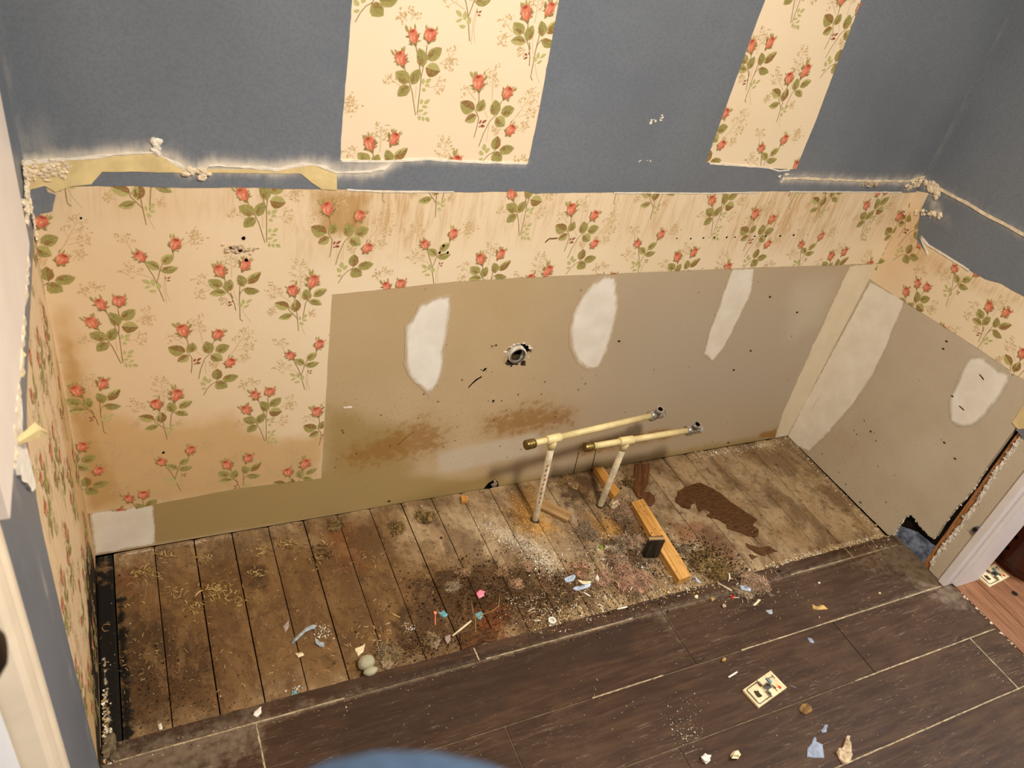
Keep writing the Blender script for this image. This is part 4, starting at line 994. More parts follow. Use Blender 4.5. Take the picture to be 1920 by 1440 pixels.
# ------------------------------------------------------------------ left door
c_right = .703
lc = PL(30, 1353)[0]
trim_l = extrude_plan('trim_5', [(-.004, -.727), (.008, -.728), (.011, -.734), (.011, -.744), (.008, -.748), (.010, -.762), (.008, -.776), (.003, -.780), (-.03, -.783), (-.03, -.727)], .018, 2.08, 'cream_trim')
tag(trim_l, 'cream painted door casing beside the blue wall strip', kind='structure')
door = empty('door_1', (-.03, -.775, .018)); tag(door, 'bluish white panelled door next to the cream casing', kind='structure')
loc(box('door_slab', (-.055, -1.585, .026), (-.018, -.785, 2.05), 'door_paint', door, .002), door)
loc(box('door_panel', (-.020, -1.48, .25), (-.014, -.88, .95), 'door_paint', door, .004), door)
loc(box('door_panel', (-.020, -1.48, 1.08), (-.014, -.88, 1.9), 'door_paint', door, .004), door)
kp = hit(-48, 1230, 0, .022)
v, f = tube([(-.02, kp[1], kp[2]), (-.012, kp[1], kp[2]), (-.010, kp[1], kp[2]), (.008, kp[1], kp[2]), (.014, kp[1], kp[2]), (.03, kp[1], kp[2]), (.038, kp[1], kp[2])], [.024, .024, .009, .009, .020, .022, .010], 18)
loc(mesh('door_knob', v, f, 'black_metal', door, True), door)
tl2 = box('trim_6', (-.03, -1.65, .018), (.012, -1.588, 2.08), 'cream_trim', None, .002); tag(tl2, 'cream casing on the far side of the white door', kind='structure')
tl3 = box('trim_7', (-.03, -1.65, 2.06), (.012, -.727, 2.13), 'cream_trim', None, .002); tag(tl3, 'cream head casing above the white door', kind='structure')
wl2 = box('wall_left', (-.12, -2.60, 0), (.0, -1.65, 2.44), 'room_blue'); tag(wl2, 'blue left wall beyond the white door', kind='structure')
wl3 = box('wall_left', (-.12, -1.65, 2.12), (.0, -.73, 2.44), 'room_blue'); tag(wl3, 'blue wall above the white door', kind='structure')

# ------------------------------------------------------------------ lamps
lamp = empty('ceiling_lamp', (LAMP_POS[0], LAMP_POS[1], 2.44)); tag(lamp, 'round glass ceiling lamp with brass rim', 'lamp')
v, f = tube([(0, 0, 0), (0, 0, -.015), (0, 0, -.03)], [.15, .16, .15], 28); mesh('lamp_rim', v, f, 'lamp_brass', lamp, True)
gt = NT('lamp_glass'); gt.put(gt.bsdf.inputs['Base Color'], (1, .95, .85)); gt.put(gt.bsdf.inputs['Emission Color'], LAMP_COLOR); gt.put(gt.bsdf.inputs['Emission Strength'], 3.0); M['lamp_glass'] = gt.m
v, f = tube([(0, 0, -.03), (0, 0, -.05), (0, 0, -.075), (0, 0, -.09), (0, 0, -.095)], [.14, .13, .10, .05, .01], 28); mesh('lamp_bowl', v, f, 'lamp_glass', lamp, True)
ld = bpy.data.lights.new('lamp_light', 'AREA'); ld.shape = 'DISK'; ld.size = .24; ld.energy = LAMP_WATTS; ld.color = LAMP_COLOR
lo = bpy.data.objects.new('lamp_light', ld); COL.objects.link(lo); lo.location = LAMP_POS; lo.parent = None
hall_lamp = empty('hall_lamp', (2.75, -1.1, 2.44)); tag(hall_lamp, 'small round hall ceiling lamp', 'lamp')
v, f = tube([(0, 0, 0), (0, 0, -.02), (0, 0, -.06), (0, 0, -.075)], [.13, .13, .09, .01], 24); mesh('lamp_bowl', v, f, 'lamp_glass', hall_lamp, True)
ld = bpy.data.lights.new('hall_light', 'AREA'); ld.shape = 'DISK'; ld.size = .3; ld.energy = HALL_WATTS; ld.color = HALL_COLOR
lo = bpy.data.objects.new('hall_light', ld); COL.objects.link(lo); lo.location = (2.75, -1.1, 2.35)

# ------------------------------------------------------------------ drain pipe in the wall
dp = empty('drain_pipe', (drain_c[0], .0, drain_c[1])); tag(dp, 'open end of a drain pipe in a ragged hole in the drywall', 'pipe')
def ring_mesh(name, r0, r1, ya, yb, mat, parent, n=28, cz=0.0):
    V = []; Fc = []
    for (r_, yy) in ((r1, yb), (r1, ya), (r0, ya), (r0, yb)):
        for k in range(n): w = 2 * math.pi * k / n; V.append((r_ * math.cos(w), yy, r_ * math.sin(w) + cz))
    for a_, b_ in ((0, 1), (1, 2), (2, 3)):
        for k in range(n): Fc.append((a_ * n + k, a_ * n + (k + 1) % n, b_ * n + (k + 1) % n, b_ * n + k))
    o = mesh(name, V, Fc, mat, parent); 
    bm = bmesh.new(); bm.from_mesh(o.data); bmesh.ops.recalc_face_normals(bm, faces=bm.faces); bm.to_mesh(o.data); bm.free()
    return o
ring_mesh('pipe_wall', .0175, .0225, -.006, .011, 'pipe_end', dp)
ring_mesh('metal_rim', .0175, .020, -.0085, .0, 'chrome', dp)
v, f = tube([(0, .0095, 0), (0, .0115, 0)], .019, 24); mesh('pipe_inside', v, f, 'black_hole', dp)
v, f = lump((0, .004, -.012), .012, 3, 2, .5, (1.2, .5, .6)); mesh('sludge', v, f, 'gunk', dp)
crumbs('plaster_crumbs', mapB, [(p[0], p[1]) for p in hole], 40, .004, .002, .0, 'plaster_raw', wall_back, 81)
crumbs('plaster_crumbs', mapB, [(drain_c[0] - .02, drain_c[1] - .026), (drain_c[0] + .026, drain_c[1] - .026)], 30, .005, .004, .0, 'gunk', wall_back, 82)
# shred of foil in the nibbled hole
c_ = PB(928, 909); v, f = lump((c_[0], .002, c_[1]), .008, 9, 2, .9, (.9, .5, 1.3)); foil = mesh('foil_shred', v, f, 'chrome', None); tag(foil, 'crumpled shiny shred in the small hole at the wall foot', 'scrap')

# ------------------------------------------------------------------ supply pipes
def axis_pt(px, y): return hit(px[0], px[1], 1, y)
def supply(base, tee_px, cap_px, valve_px, ycap, ytee, yval, label):
    b = np.array([*PF(*base), 0.0]); root = empty('supply_pipe', tuple(b)); tag(root, label, 'pipe')
    T = axis_pt(tee_px, ytee); K = axis_pt(cap_px, ycap); Vv = axis_pt(valve_px, yval)
    ax = (Vv - K) / np.linalg.norm(Vv - K); T = K + ax * ((T - K) @ ax)
    def tb(name, path, r, mat, parent=root, n=16):
        return loc(tube_obj(name, path, r, mat, parent, n), root)
    r = .0082
    dn = (b - T) / np.linalg.norm(b - T)
    tb('riser', [b - np.array([0, 0, .02]), b, T + dn * .02], r, 'pvc_grey')
    tb('pipe_run', [K + ax * .008, T - ax * .012], r, 'pvc'); tb('pipe_run', [T + ax * .012, Vv - ax * .012], r, 'pvc')
    tee = tb('tee', [T - ax * .020, T - ax * .0195, T + ax * .0195, T + ax * .020], [.0102, .0112, .0112, .0102], 'pvc')
    o = tube_obj('tee_branch', [T, T + dn * .0265, T + dn * .027], [.0108, .0108, .0100], 'pvc', tee, 16)
    cp = tb('end_cap', [K - ax * .012, K - ax * .0105, K + ax * .002, K + ax * .004, K + ax * .006, K + ax * .013], [.0105, .012, .012, .0112, .0122, .0116], 'brass')
    s = Vv
    k_ = 1.3
    vb = tb('stop_valve', [s - ax * .018, s - ax * .017, s - ax * .005, s - ax * .004, s + ax * .010, s + ax * .020, s + ax * .021], [.0105, .0140, .0140, .0105, .0120, .0120, .0105], 'chrome')
    upv = np.array([0, -.25, 1.0]); upv /= np.linalg.norm(upv)
    p0 = s + ax * .006
    tube_obj('valve_outlet', [p0, p0 + upv * .015, p0 + upv * .016, p0 + upv * .024], [.0090, .0090, .0105, .0105], 'chrome', vb, 12)
    tube_obj('outlet_bore', [p0 + upv * .0235, p0 + upv * .0244], .0068, 'black_hole', vb, 12)
    p1 = s + ax * .020; tube_obj('valve_nut', [p1, p1 + ax * .009], [.0130, .0125], 'chrome', vb, 6, False)
    tb('floor_collar', [b - np.array([0, 0, .001]), b + np.array([0, 0, .003])], [.012, .010], 'gunk')
    return root
simple('red_ink', 'bd8a6c', .6, .3, var=.2)
s1 = supply((1003, 975), (1038, 832), (993, 833), (1228, 778), -.140, -.138, -.092, 'cream plastic water pipe stub with brass cap, rising through sawdust near the grey wood block')
s2 = supply((1125, 948), (1172, 829), (1103, 838), (1297, 806), -.136, -.134, -.137, 'cream plastic water pipe stub with brass cap, rising beside the short yellow pine block')

# faded red lettering down the first riser, worn to dashes
_b = np.array([*PF(1003, 975), 0.0]); _t = axis_pt((1038, 832), -.138); _dir = (_t - _b) / np.linalg.norm(_t - _b); _vw = CAM - _b; _vw = _vw - _dir * (_vw @ _dir); _vw /= np.linalg.norm(_vw); _sd = np.cross(_dir, _vw)
for i in range(9):
    q0 = _b + _dir * (.070 + .016 * i) + _vw * .0081; l_ = random.uniform(.004, .010); w_ = .0014; o_ = _sd * random.uniform(-.001, .001)
    V = [q0 + o_ - _sd * w_, q0 + o_ + _sd * w_, q0 + o_ + _sd * w_ + _dir * l_, q0 + o_ - _sd * w_ + _dir * l_]; V = [v_ + _vw * .0003 for v_ in V] + [v_ - _vw * .0012 for v_ in V]
    loc(mesh('printed_dash', V, [(0, 1, 2, 3), (7, 6, 5, 4), (0, 4, 5, 1), (1, 5, 6, 2), (2, 6, 7, 3), (3, 7, 4, 0)], 'red_ink', s1), s1)

# ------------------------------------------------------------------ wooden off-cuts
def offcut(name, top_px, ztop, th, mat, label, cat='wood', bev=.0012, tilt=None):
    P = [PF(a, b, ztop) for a, b in top_px]
    c0 = np.mean(P, 0); n = len(P); P = ccw([tuple(p) for p in P])
    tops = [ztop] * n if tilt is None else tilt
    V = [(p[0] - c0[0], p[1] - c0[1], ztop - th) for p in P] + [(p[0] - c0[0], p[1] - c0[1], ztop) for p in P]
    # local x along the long side so the grain follows it
    e = max(range(n), key=lambda i: math.dist(P[i], P[(i + 1) % n])); a_ = P[e]; b_ = P[(e + 1) % n]; ang = math.atan2(b_[1] - a_[1], b_[0] - a_[0])
    Rm = Matrix.Rotation(-ang, 3, 'Z')
    bm = bmesh.new(); vs = [bm.verts.new(Rm @ Vector((v[0], v[1], v[2]))) for v in V]
    bm.faces.new(vs[:n][::-1]); bm.faces.new(vs[n:])
    for i in range(n): bm.faces.new((vs[i], vs[(i + 1) % n], vs[n + (i + 1) % n], vs[n + i]))
    bmesh.ops.recalc_face_normals(bm, faces=bm.faces)
    bmesh.ops.bevel(bm, geom=list(bm.edges), offset=bev, segments=1, affect='EDGES')
    o = from_bm(name, bm, mat); o.location = (c0[0], c0[1], 0); o.rotation_euler = (0, 0, ang)
    return tag(o, label, cat)
offcut('pine_strip', [(1184, 941), (1206, 934), (1250, 1003), (1257, 1015), (1274, 1040), (1296, 1079), (1274, 1087), (1228, 1015)], .022, .0215, 'pine', 'long orange pine strip lying across the pink fluff towards the tile edge')
offcut('pine_block', [(1114, 876), (1131, 875), (1163, 920), (1152, 931)], .020, .0195, 'pine', 'short yellow pine block beside the second cream water pipe')
offcut('wood_block', [(1013, 933), (1019, 934), (1073, 961), (1065, 976), (1011, 950)], .012, .0115, 'pine_grey', 'greyish flat wood block leaning at the foot of a water pipe')
offcut('wood_block', [(864, 928), (877, 928), (878, 938), (866, 940)], .012, .0115, 'pine', 'tiny pale wood cube near the wall foot')
offcut('veneer_piece', [(1191, 868), (1217, 870), (1219, 877), (1216, 905), (1207, 921), (1206, 933), (1196, 930), (1188, 917)], .007, .0065, 'veneer', 'dark brown wood-grain laminate offcut standing nearest the wall')
offcut('veneer_piece', [(1207, 922), (1216, 921), (1228, 929), (1229, 939), (1222, 947), (1206, 944), (1203, 934)], .006, .0055, 'veneer', 'small broken chip of dark laminate beside the pine strip end')
offcut('veneer_piece', [(1193, 963), (1198, 960), (1210, 985), (1206, 992)], .007, .0065, 'veneer', 'narrow dark sliver of laminate along the pine strip', bev=.0005)
# black painted block standing on edge
bb_ = [PF(1207, 1047), PF(1233, 1046)]
bk = empty('black_block', (*np.mean(bb_, 0), 0)); tag(bk, 'black painted wood block standing against the pine strip', 'wood')
dx = np.array([bb_[1][0] - bb_[0][0], bb_[1][1] - bb_[0][1]]); L_ = np.linalg.norm(dx); ang = math.atan2(dx[1], dx[0])
o = box('block_body', (-L_ / 2, .0, .0006), (L_ / 2, .016, .066), 'black_block', bk, .0012); o2 = box('raw_edge', (-L_ / 2 - .004, .003, .062), (L_ / 2 - .001, .013, .0668), 'pine_grey', bk, .001)
bk.rotation_euler = (0, 0, ang)

# ------------------------------------------------------------------ pebbles, cap, litter
def pebble(px, py, rx, z, label, squash, zr=0):
    c_ = PF(px, py, z); v, f = lump((0, 0, 0), rx, px, 3, .10, squash); o = mesh('pebble', v, f, 'pebble', None, True); o.location = (c_[0], c_[1], z); o.rotation_euler = (0, 0, zr); return tag(o, label, 'stone', 'grey pebbles by the tile edge')
pebble(687, 1242, .0185, .013, 'large smooth grey pebble resting against the tile edge', (1.0, .85, .72), .4)
pebble(695, 1257, .0140, .024, 'small smooth grey pebble lying against the larger one', (1.05, .7, .55), .1)
rc = PF(1035, 1164, TZ * .5); rg = empty('ring_cap', (rc[0], max(rc[1], -.443), .003)); tag(rg, 'small white plastic ring cap at the broken tile edge', 'cap')
V, Fc = [], []
n = 20
for r_, z_ in ((.0085, 0), (.009, .012), (.0055, .012), (.0055, .003)):
    for k in range(n): w = 2 * math.pi * k / n; V.append((r_ * math.cos(w), r_ * math.sin(w), z_))
for a_ in range(3):
    for k in range(n): Fc.append((a_ * n + k, a_ * n + (k + 1) % n, (a_ + 1) * n + (k + 1) % n, (a_ + 1) * n + k))
Fc.append(tuple(3 * n + k for k in range(n))); mesh('ring', V, Fc, 'white_plastic', rg)
def scrap(name, px_poly, z, mat, label, cat='scrap', th=.0012, curl=.003, seed=0, group=None, amp=.0012):
    """an irregular curled flake on the floor, real thickness"""
    P = [PF(a, b, z) for a, b in px_poly]; c0 = np.mean(P, 0)
    P = [(p[0] - c0[0], p[1] - c0[1]) for p in P]
    o = sheet(name, jagged(P, .004, amp, seed, freq=150), mapF, th + .0005, mat, None, res=.004, thick=th,
              dfun=lambda Q: curl * (np.sin(Q[:, 0] * 190 + seed) * np.cos(Q[:, 1] * 170 + seed) * .5 + .5) * np.clip(np.hypot(Q[:, 0], Q[:, 1]) / .01, 0, 1), smooth=True)
    o.location = (c0[0], c0[1], z); return tag(o, label, cat, group)
z2 = lambda *p: [(600 + a / 3, 960 + b / 3) for a, b in p]
z1f = lambda *p: [(a / 3, 960 + b / 3) for a, b in p]
z3f = lambda *p: [(1280 + a / 3, 960 + b / 3) for a, b in p]
z5f = lambda *p: [(1000 + a / 4, 940 + b / 4) for a, b in p]
scrap('plastic_chip', z2((880, 450), (900, 430), (930, 440), (925, 465), (895, 478)), .006, 'pink_plastic', 'bright pink five-sided plastic chip on the dirt', 'chip', .002, 0, 1, amp=.0003)
scrap('teal_scrap', z2((662, 558), (700, 552), (720, 575), (700, 590), (685, 580)), .004, 'teal_scrap', 'teal foil scrap beside the coral plastic pick', 'scrap', .001, .006, 2)
scrap('teal_scrap', z2((870, 570), (905, 555), (918, 575), (905, 600), (885, 590)), .005, 'teal_scrap', 'teal foil scrap caught under a dry stem near the rusty patch', 'scrap', .001, .006, 3)
scrap('paper_flake', z2((195, 770), (255, 740), (245, 780), (215, 810)), .003, 'cream_scrap', 'cream paper flake just above the large grey pebble', 'scrap', .001, .004, 4)
scrap('leaf_scrap', z2((705, 690), (735, 685), (735, 715), (718, 735), (705, 715)), .006, 'lilac_flake', 'grey dried leaf scrap at the end of the pale stick', 'scrap', .001, .006, 5)
scrap('lilac_flake', z1f((1590, 640), (1625, 605), (1625, 640), (1605, 675)), .002, 'lilac_flake', 'thin lilac-brown flake on the planks beside the grey-blue ribbon', 'scrap', .001, .002, 6)
# grey-blue ribbon of peeled paint
rib = [(1640, 725), (1680, 695), (1720, 662), (1755, 650), (1778, 655), (1772, 690), (1775, 725), (1800, 738), (1825, 735)]
V = []; Fc = []
for i, p in enumerate(rib):
    q_ = PF(p[0] / 3, 960 + p[1] / 3, .008); lift = .004 + .010 * math.sin(math.pi * i / (len(rib) - 1))
    for sdx in (-.0045, .0045): V.append((q_[0] + sdx * .3, q_[1] + sdx, lift + sdx * .3)); V.append((q_[0] + sdx * .3, q_[1] + sdx, lift + sdx * .3 - .0012))
for i in range(len(rib) - 1):
    a_ = i * 4; b_ = a_ + 4; Fc += [(a_, a_ + 2, b_ + 2, b_), (a_ + 1, b_ + 1, b_ + 3, a_ + 3), (a_, b_, b_ + 1, a_ + 1), (a_ + 2, a_ + 3, b_ + 3, b_ + 2)]
Fc += [(0, 1, 3, 2), tuple(len(V) - 4 + i for i in (0, 2, 3, 1))]
o = mesh('paint_ribbon', V, Fc, 'greyblue_scrap', None, True); tag(o, 'curled grey-blue strip of peeled paint on the brown planks', 'scrap')
# coral plastic pick
pk = empty('plastic_pick', (*PF(816, 1160, .004), 0)); tag(pk, 'coral pink plastic pick with a round head', 'pick')
a_ = np.array([*PF(816, 1148, .004), .006]); b_ = np.array([*PF(816.5, 1170, .004), .004])
v, f = tube([a_, b_], [.0016, .0012], 8); loc(mesh('shaft', v, f, 'coral_plastic', pk, True), pk)
v, f = lump(tuple(a_), .0045, 3, 2, 0, (1, 1, .5)); loc(mesh('head', v, f, 'coral_plastic', pk, True), pk)
def stick(name, p0, p1, z0, r, mat, label, cat='stick', mid=None):
    P = [np.array([*PF(*p0, z0), z0])] + ([np.array([*PF(*m_, z0), z0 + .006]) for m_ in mid] if mid else []) + [np.array([*PF(*p1, z0), z0])]
    v, f = tube(P, r, 8); o = mesh(name, v, f, mat, None, True); return tag(o, label, cat)
stick('pale_stick', (849, 1190), (884, 1162), .006, .0022, 'cream_scrap', 'pale wooden stick lying by the dried leaf scrap')
stick('dry_stem', (892, 1185), (937, 1115), .004, .0007, 'tan_scrap', 'thin wiry dry stem arching over the rusty patch', mid=[(891, 1160), (920, 1150), (934, 1140)])
stick('dry_stem', (884, 1125), (890, 1160), .004, .0007, 'tan_scrap', 'thin wiry dry stem standing beside the pink chip')
stick('nail', (1172, 1000), (1173, 985), .010, .0016, 'steel', 'bright steel nail in the fluff beside the black block', 'nail')
stick('wood_sliver', (729, 1147), (750, 1157), .003, .0016, 'tan_scrap', 'thin tan wood sliver on the planks above the coral pick')
stick('wire', (1467, 1276), (1509, 1295), TZ + .004, .0006, 'steel', 'short springy wire lying beside the mousetrap', 'wire')
stick('white_sliver', (1366, 1270), (1382, 1260), TZ + .002, .0022, 'white_plastic', 'small white plastic sliver on the tiles above the mousetrap')
stick('white_sliver', (1157, 1142), (1176, 1138), TZ + .002, .0022, 'white_plastic', 'white plastic sliver lying along the broken tile edge')
stick('white_sliver', (1086, 1156), (1103, 1153), TZ * .6, .0018, 'white_plastic', 'thin cream sliver on the dirt near the white ring cap')
stick('white_sliver', (1094, 1109), (1107, 1117), .004, .0020, 'white_plastic', 'short white sliver between the ring cap and the pink fluff')
stick('wood_sliver', (1346, 1092), (1373, 1107), TZ + .004, .0026, 'pale_scrap', 'grey wood sliver under the fluff clump on the tiles')
scrap('blue_wrapper', z5f((235, 570), (300, 540), (320, 555), (305, 585), (250, 600)), .006, 'blue_scrap', 'pale blue torn wrapper beside the pink insulation', 'scrap', .001, .008, 7)
scrap('blue_wrapper', z5f((295, 645), (350, 625), (440, 610), (430, 630), (330, 660)), .006, 'blue_scrap', 'white and blue torn strip in front of the pink insulation', 'scrap', .001, .005, 8)
scrap('paper_flake', z5f((340, 570), (390, 580), (440, 590), (420, 610), (370, 600)), .010, 'cream_scrap', 'white paper flake between the blue wrappers', 'scrap', .001, .005, 9)
scrap('paper_flake', z5f((470, 560), (485, 530), (500, 560), (495, 580)), .012, 'white_paper', 'small white paper corner sticking up from the insulation', 'scrap', .001, .008, 10)
scrap('green_leaf', z5f((500, 315), (525, 305), (540, 330), (515, 340)), .012, 'leaf_green', 'small green leaf on the grey fluff by the black block', 'leaf', .001, .004, 11)
scrap('paper_flake', z5f((538, 320), (575, 330), (565, 342), (548, 336)), .012, 'white_paper', 'small white shard beside the green leaf', 'scrap', .001, .004, 12)
scrap('blue_wrapper', z5f((1215, 550), (1235, 555), (1265, 590), (1245, 590)), .012, 'blue_scrap', 'light blue shred past the end of the pine strip', 'scrap', .001, .005, 13)
scrap('blue_wrapper', z5f((1545, 640), (1590, 632), (1630, 655), (1625, 680), (1560, 665)), TZ + .008, 'blue_scrap', 'bright blue wrapper in the fluff clump on the tiles', 'scrap', .001, .006, 14)
scrap('red_scrap', z5f((1480, 700), (1500, 690), (1520, 710), (1495, 725)), TZ + .006, 'red_scrap', 'small red scrap below the blue wrapper on the tiles', 'scrap', .0015, .004, 15)
scrap('paper_flake', z5f((1650, 770), (1690, 730), (1710, 735), (1665, 778)), TZ + .004, 'cream_scrap', 'cream sliver of paper at the corner of the fluff clump', 'scrap', .001, .004, 16)
scrap('paper_flake', z3f((465, 555), (500, 550), (503, 575), (485, 575)), TZ, 'greyblue_scrap', 'grey-white torn flake on the tiles near the fluff clump', 'scrap', .001, .004, 17)
scrap('leaf_scrap', z3f((725, 520), (750, 530), (790, 528), (815, 548), (760, 552), (728, 545)), TZ, 'tan_scrap', 'tan shaving on the tiles by the grout line', 'scrap', .001, .004, 18)
scrap('paint_chip', z3f((700, 708), (725, 715), (738, 738), (715, 735)), TZ, 'blue_chip', 'small blue paint chip below the long grout line', 'chip', .0012, .003, 19)
scrap('paint_chip', z3f((700, 1330), (725, 1305), (735, 1268), (748, 1270), (750, 1295), (785, 1310), (795, 1385), (745, 1385), (695, 1380)), TZ, 'blue_chip', 'largest grey-blue paint chip on the dark tiles', 'chip', .0014, .002, 20)
scrap('paint_chip', z3f((775, 1230), (790, 1215), (795, 1200), (812, 1200), (808, 1240), (785, 1245)), TZ, 'blue_chip', 'medium grey-blue paint chip beside the largest one', 'chip', .0012, .003, 21)
scrap('leaf_scrap', z3f((650, 1110), (670, 1085), (695, 1078), (715, 1100), (725, 1125), (700, 1142), (670, 1135)), TZ, 'brown_scrap', 'curled brown scrap with a pale tip below the mousetrap', 'scrap', .0015, .007, 22)
scrap('paper_flake', z3f((690, 1085), (702, 1080), (705, 1105), (692, 1102)), TZ + .006, 'greyblue_scrap', 'pale grey tip lying on the curled brown scrap', 'scrap', .001, .003, 23)
scrap('leaf_scrap', z3f((915, 1270), (930, 1275), (932, 1320), (945, 1350), (935, 1415), (905, 1425), (880, 1390), (862, 1350), (900, 1325)), TZ, 'pale_scrap', 'twisted tan paper scrap beside the largest paint chip', 'scrap', .0015, .014, 24)
for i, (pp, lb, mt) in enumerate((((122, 1395), 'crumpled white crumb of plaster on the dark tiles', 'white_paper'), ((290, 1378), 'tan and brown popped crumb on the dark tiles', 'cream_scrap'), ((165, 495), 'orange-brown crumb below the fluff clump', 'tan_scrap'), ((228, 838), 'small orange-brown crumb left of the mousetrap', 'tan_scrap'), ((75, 480), 'pale crumb just off the broken tile edge', 'cream_scrap'), ((230, 532), 'tan crumb below the orange-brown one', 'pale_scrap'), ((1107, 458), 'small cream crumb on the tile by the doorway', 'cream_scrap'), ((767, 400), 'white crumb on the tile near the narrow cut row', 'white_paper'))):
    c_ = PF(1280 + pp[0] / 3, 960 + pp[1] / 3, TZ); rr = .0095 if i < 2 else .005 if i < 6 else .003
    v, f = lump((0, 0, rr * .55), rr, 40 + i, 2, .9, (1, .8, .7)); o = mesh('crumb', v, f, mt, None); o.location = (c_[0], c_[1], TZ); tag(o, lb, 'crumb', 'crumbs on the tile floor')
scrap('plaster_flake', z1f((1430, 1125), (1470, 1100), (1470, 1130), (1445, 1155), (1425, 1145)), TZ, 'white_paper', 'white plaster flake on the narrow tile row', 'flake', .002, .004, 25)
scrap('plaster_flake', z1f((885, 1195), (905, 1185), (915, 1215), (895, 1222)), .004, 'white_paper', 'white plaster flake at the plank ends by the tile edge', 'flake', .002, .004, 26)
scrap('plaster_flake', z1f((1660, 790), (1700, 785), (1710, 800), (1680, 815)), .003, 'cream_scrap', 'cream flake below the grey-blue paint strip', 'flake', .0015, .004, 27)
scrap('plaster_flake', z1f((615, 1340), (630, 1330), (635, 1365), (618, 1370)), .016, 'white_paper', 'white flake in the rubble at the mouldy corner', 'flake', .002, .004, 28)
scrap('teal_scrap', z1f((1640, 1010), (1665, 990), (1680, 1020), (1655, 1035)), .006, 'teal_scrap', 'tiny teal scrap with glitter at the tile edge', 'scrap', .001, .006, 29)

# ------------------------------------------------------------------ mousetraps
def mousetrap(corner_px, z, label):
    P = [np.array(PF(a, b, z + .006)) for a, b in corner_px]          # back-right, front-right, front-left, back-left of the board
    ctr = np.mean(P, 0); ex = (P[0] + P[1] - P[2] - P[3]); ex = ex / np.linalg.norm(ex); ang = math.atan2(ex[1], ex[0])
    root = empty('mousetrap', (ctr[0], ctr[1], z)); root.rotation_euler = (0, 0, ang); tag(root, label, 'mousetrap', 'mousetraps on the floor')
    L, Wd, T = .098, .047, .006
    b = box('wood_base', (-L / 2, -Wd / 2, 0), (L / 2, Wd / 2, T), 'trap_wood', root, .0006)
    wire = lambda nm, path, r=.0011, mt='steel', par=root: tube_obj(nm, path, r, mt, par, 8)
    wire('kill_bar', [(-.006, -.019, T + .003), (-.040, -.019, T + .002), (-.043, -.016, T + .002), (-.043, .016, T + .002), (-.040, .019, T + .002), (-.006, .019, T + .003)])
    coil = [(-.004 + .0032 * math.cos(a), -.017 + .010 * a / 22, T + .0035 + .0032 * math.sin(a)) for a in np.linspace(0, 22, 60)]
    wire('spring', coil, .0009); coil = [(x, -y_, z_) for x, y_, z_ in coil]; wire('spring', coil, .0009)
    wire('cross_rod', [(-.004, -.022, T + .0035), (-.004, .022, T + .0035)], .0010)
    box('bait_pedal', (.0005, -.007, T + .0005), (.016, .007, T + .0022), 'steel', root, .0006)
    wire('pedal_tongue', [(.004, .004, T + .003), (.010, .007, T + .0055), (.016, -.002, T + .0055), (.021, -.012, T + .003)], .0016, 'steel')
    wire('arm_bar', [(.040, .010, T + .002), (.030, .012, T + .003), (.018, .015, T + .002)], .0009)
    wire('staple', [(.040, .006, T), (.040, .006, T + .003), (.040, .014, T + .003), (.040, .014, T)], .0008)
    sheet('printed_mark', [(.030, -.018), (.037, -.018), (.037, -.011), (.030, -.011)], mapF, T + .0002, 'trap_red', root, res=0, thick=.0002)
    sheet('printed_mark', [(.030, -.0105), (.036, -.0105), (.036, -.006), (.031, -.006)], mapF, T + .0002, 'trap_yellow', root, res=0, thick=.0002)
    sheet('printed_mark', [(.024 + .006 * math.cos(a), .009 + .008 * math.sin(a)) for a in np.linspace(0, 2 * math.pi, 13)[:-1]], mapF, T + .0002, 'trap_green', root, res=0, thick=.0002)
    for i in range(9):
        y_ = .016 - i * .0038; sheet('printed_mark', jagged([(.0195, y_), (.0225, y_), (.0222, y_ - .003), (.0198, y_ - .003)], .002, .0006, i, freq=300), mapF, T + .0002, 'trap_ink', root, res=0, thick=.0002)
    v, f = lump((-.026, -.001, T + .0008), .009, 4, 2, .8, (.7, 1.1, .12)); mesh('old_bait_stain', v, f, 'gunk', root)
    return root
mousetrap([(1446, 1258), (1475, 1288), (1422, 1326), (1394, 1294)], TZ, 'wooden mousetrap with red printed corner on the dark tiles')
trap2 = mousetrap([(1846, 1062), (1866, 1088), (1844, 1096), (1828, 1074)], .020, 'second mousetrap on the red hall boards by the door jamb'); trap2.location.x += .029; trap2.location.y -= .004   # clear of the jamb

# ------------------------------------------------------------------ dark furniture in the hall
fb = hit(1880, 1092, 2, .02)
fb[0] += .043                              # stands just clear of the mousetrap at its foot
cab = empty('dark_cabinet', (fb[0] + .15, fb[1] + .02, .02)); tag(cab, 'dark mahogany cabinet with a rounded end standing in the hall', 'cabinet')
fw = hit(1852, 1062, 2, .03); cx_, cy_ = fb[0] + .15, fb[1] + .02
plan = [(-.15 + .09 * (1 - math.cos(a)) , -.09 * math.sin(a) + .02) for a in np.linspace(0, math.pi / 2, 8)]
plan = [(-.15, .30)] + [(-.15, .02)] + plan[1:] + [(.40, -.07), (.40, .30)]
o = extrude_plan('cabinet_body', plan, .03, .85, 'mahogany', cab); o2 = extrude_plan('cabinet_plinth', [(p[0] * .985 + .003, p[1] * .97 + .004) for p in plan], 0, .03, 'mahogany', cab)
o3 = extrude_plan('cabinet_top', [(p[0] * 1.04, p[1] * 1.04 - .006) for p in plan], .85, .875, 'mahogany', cab)
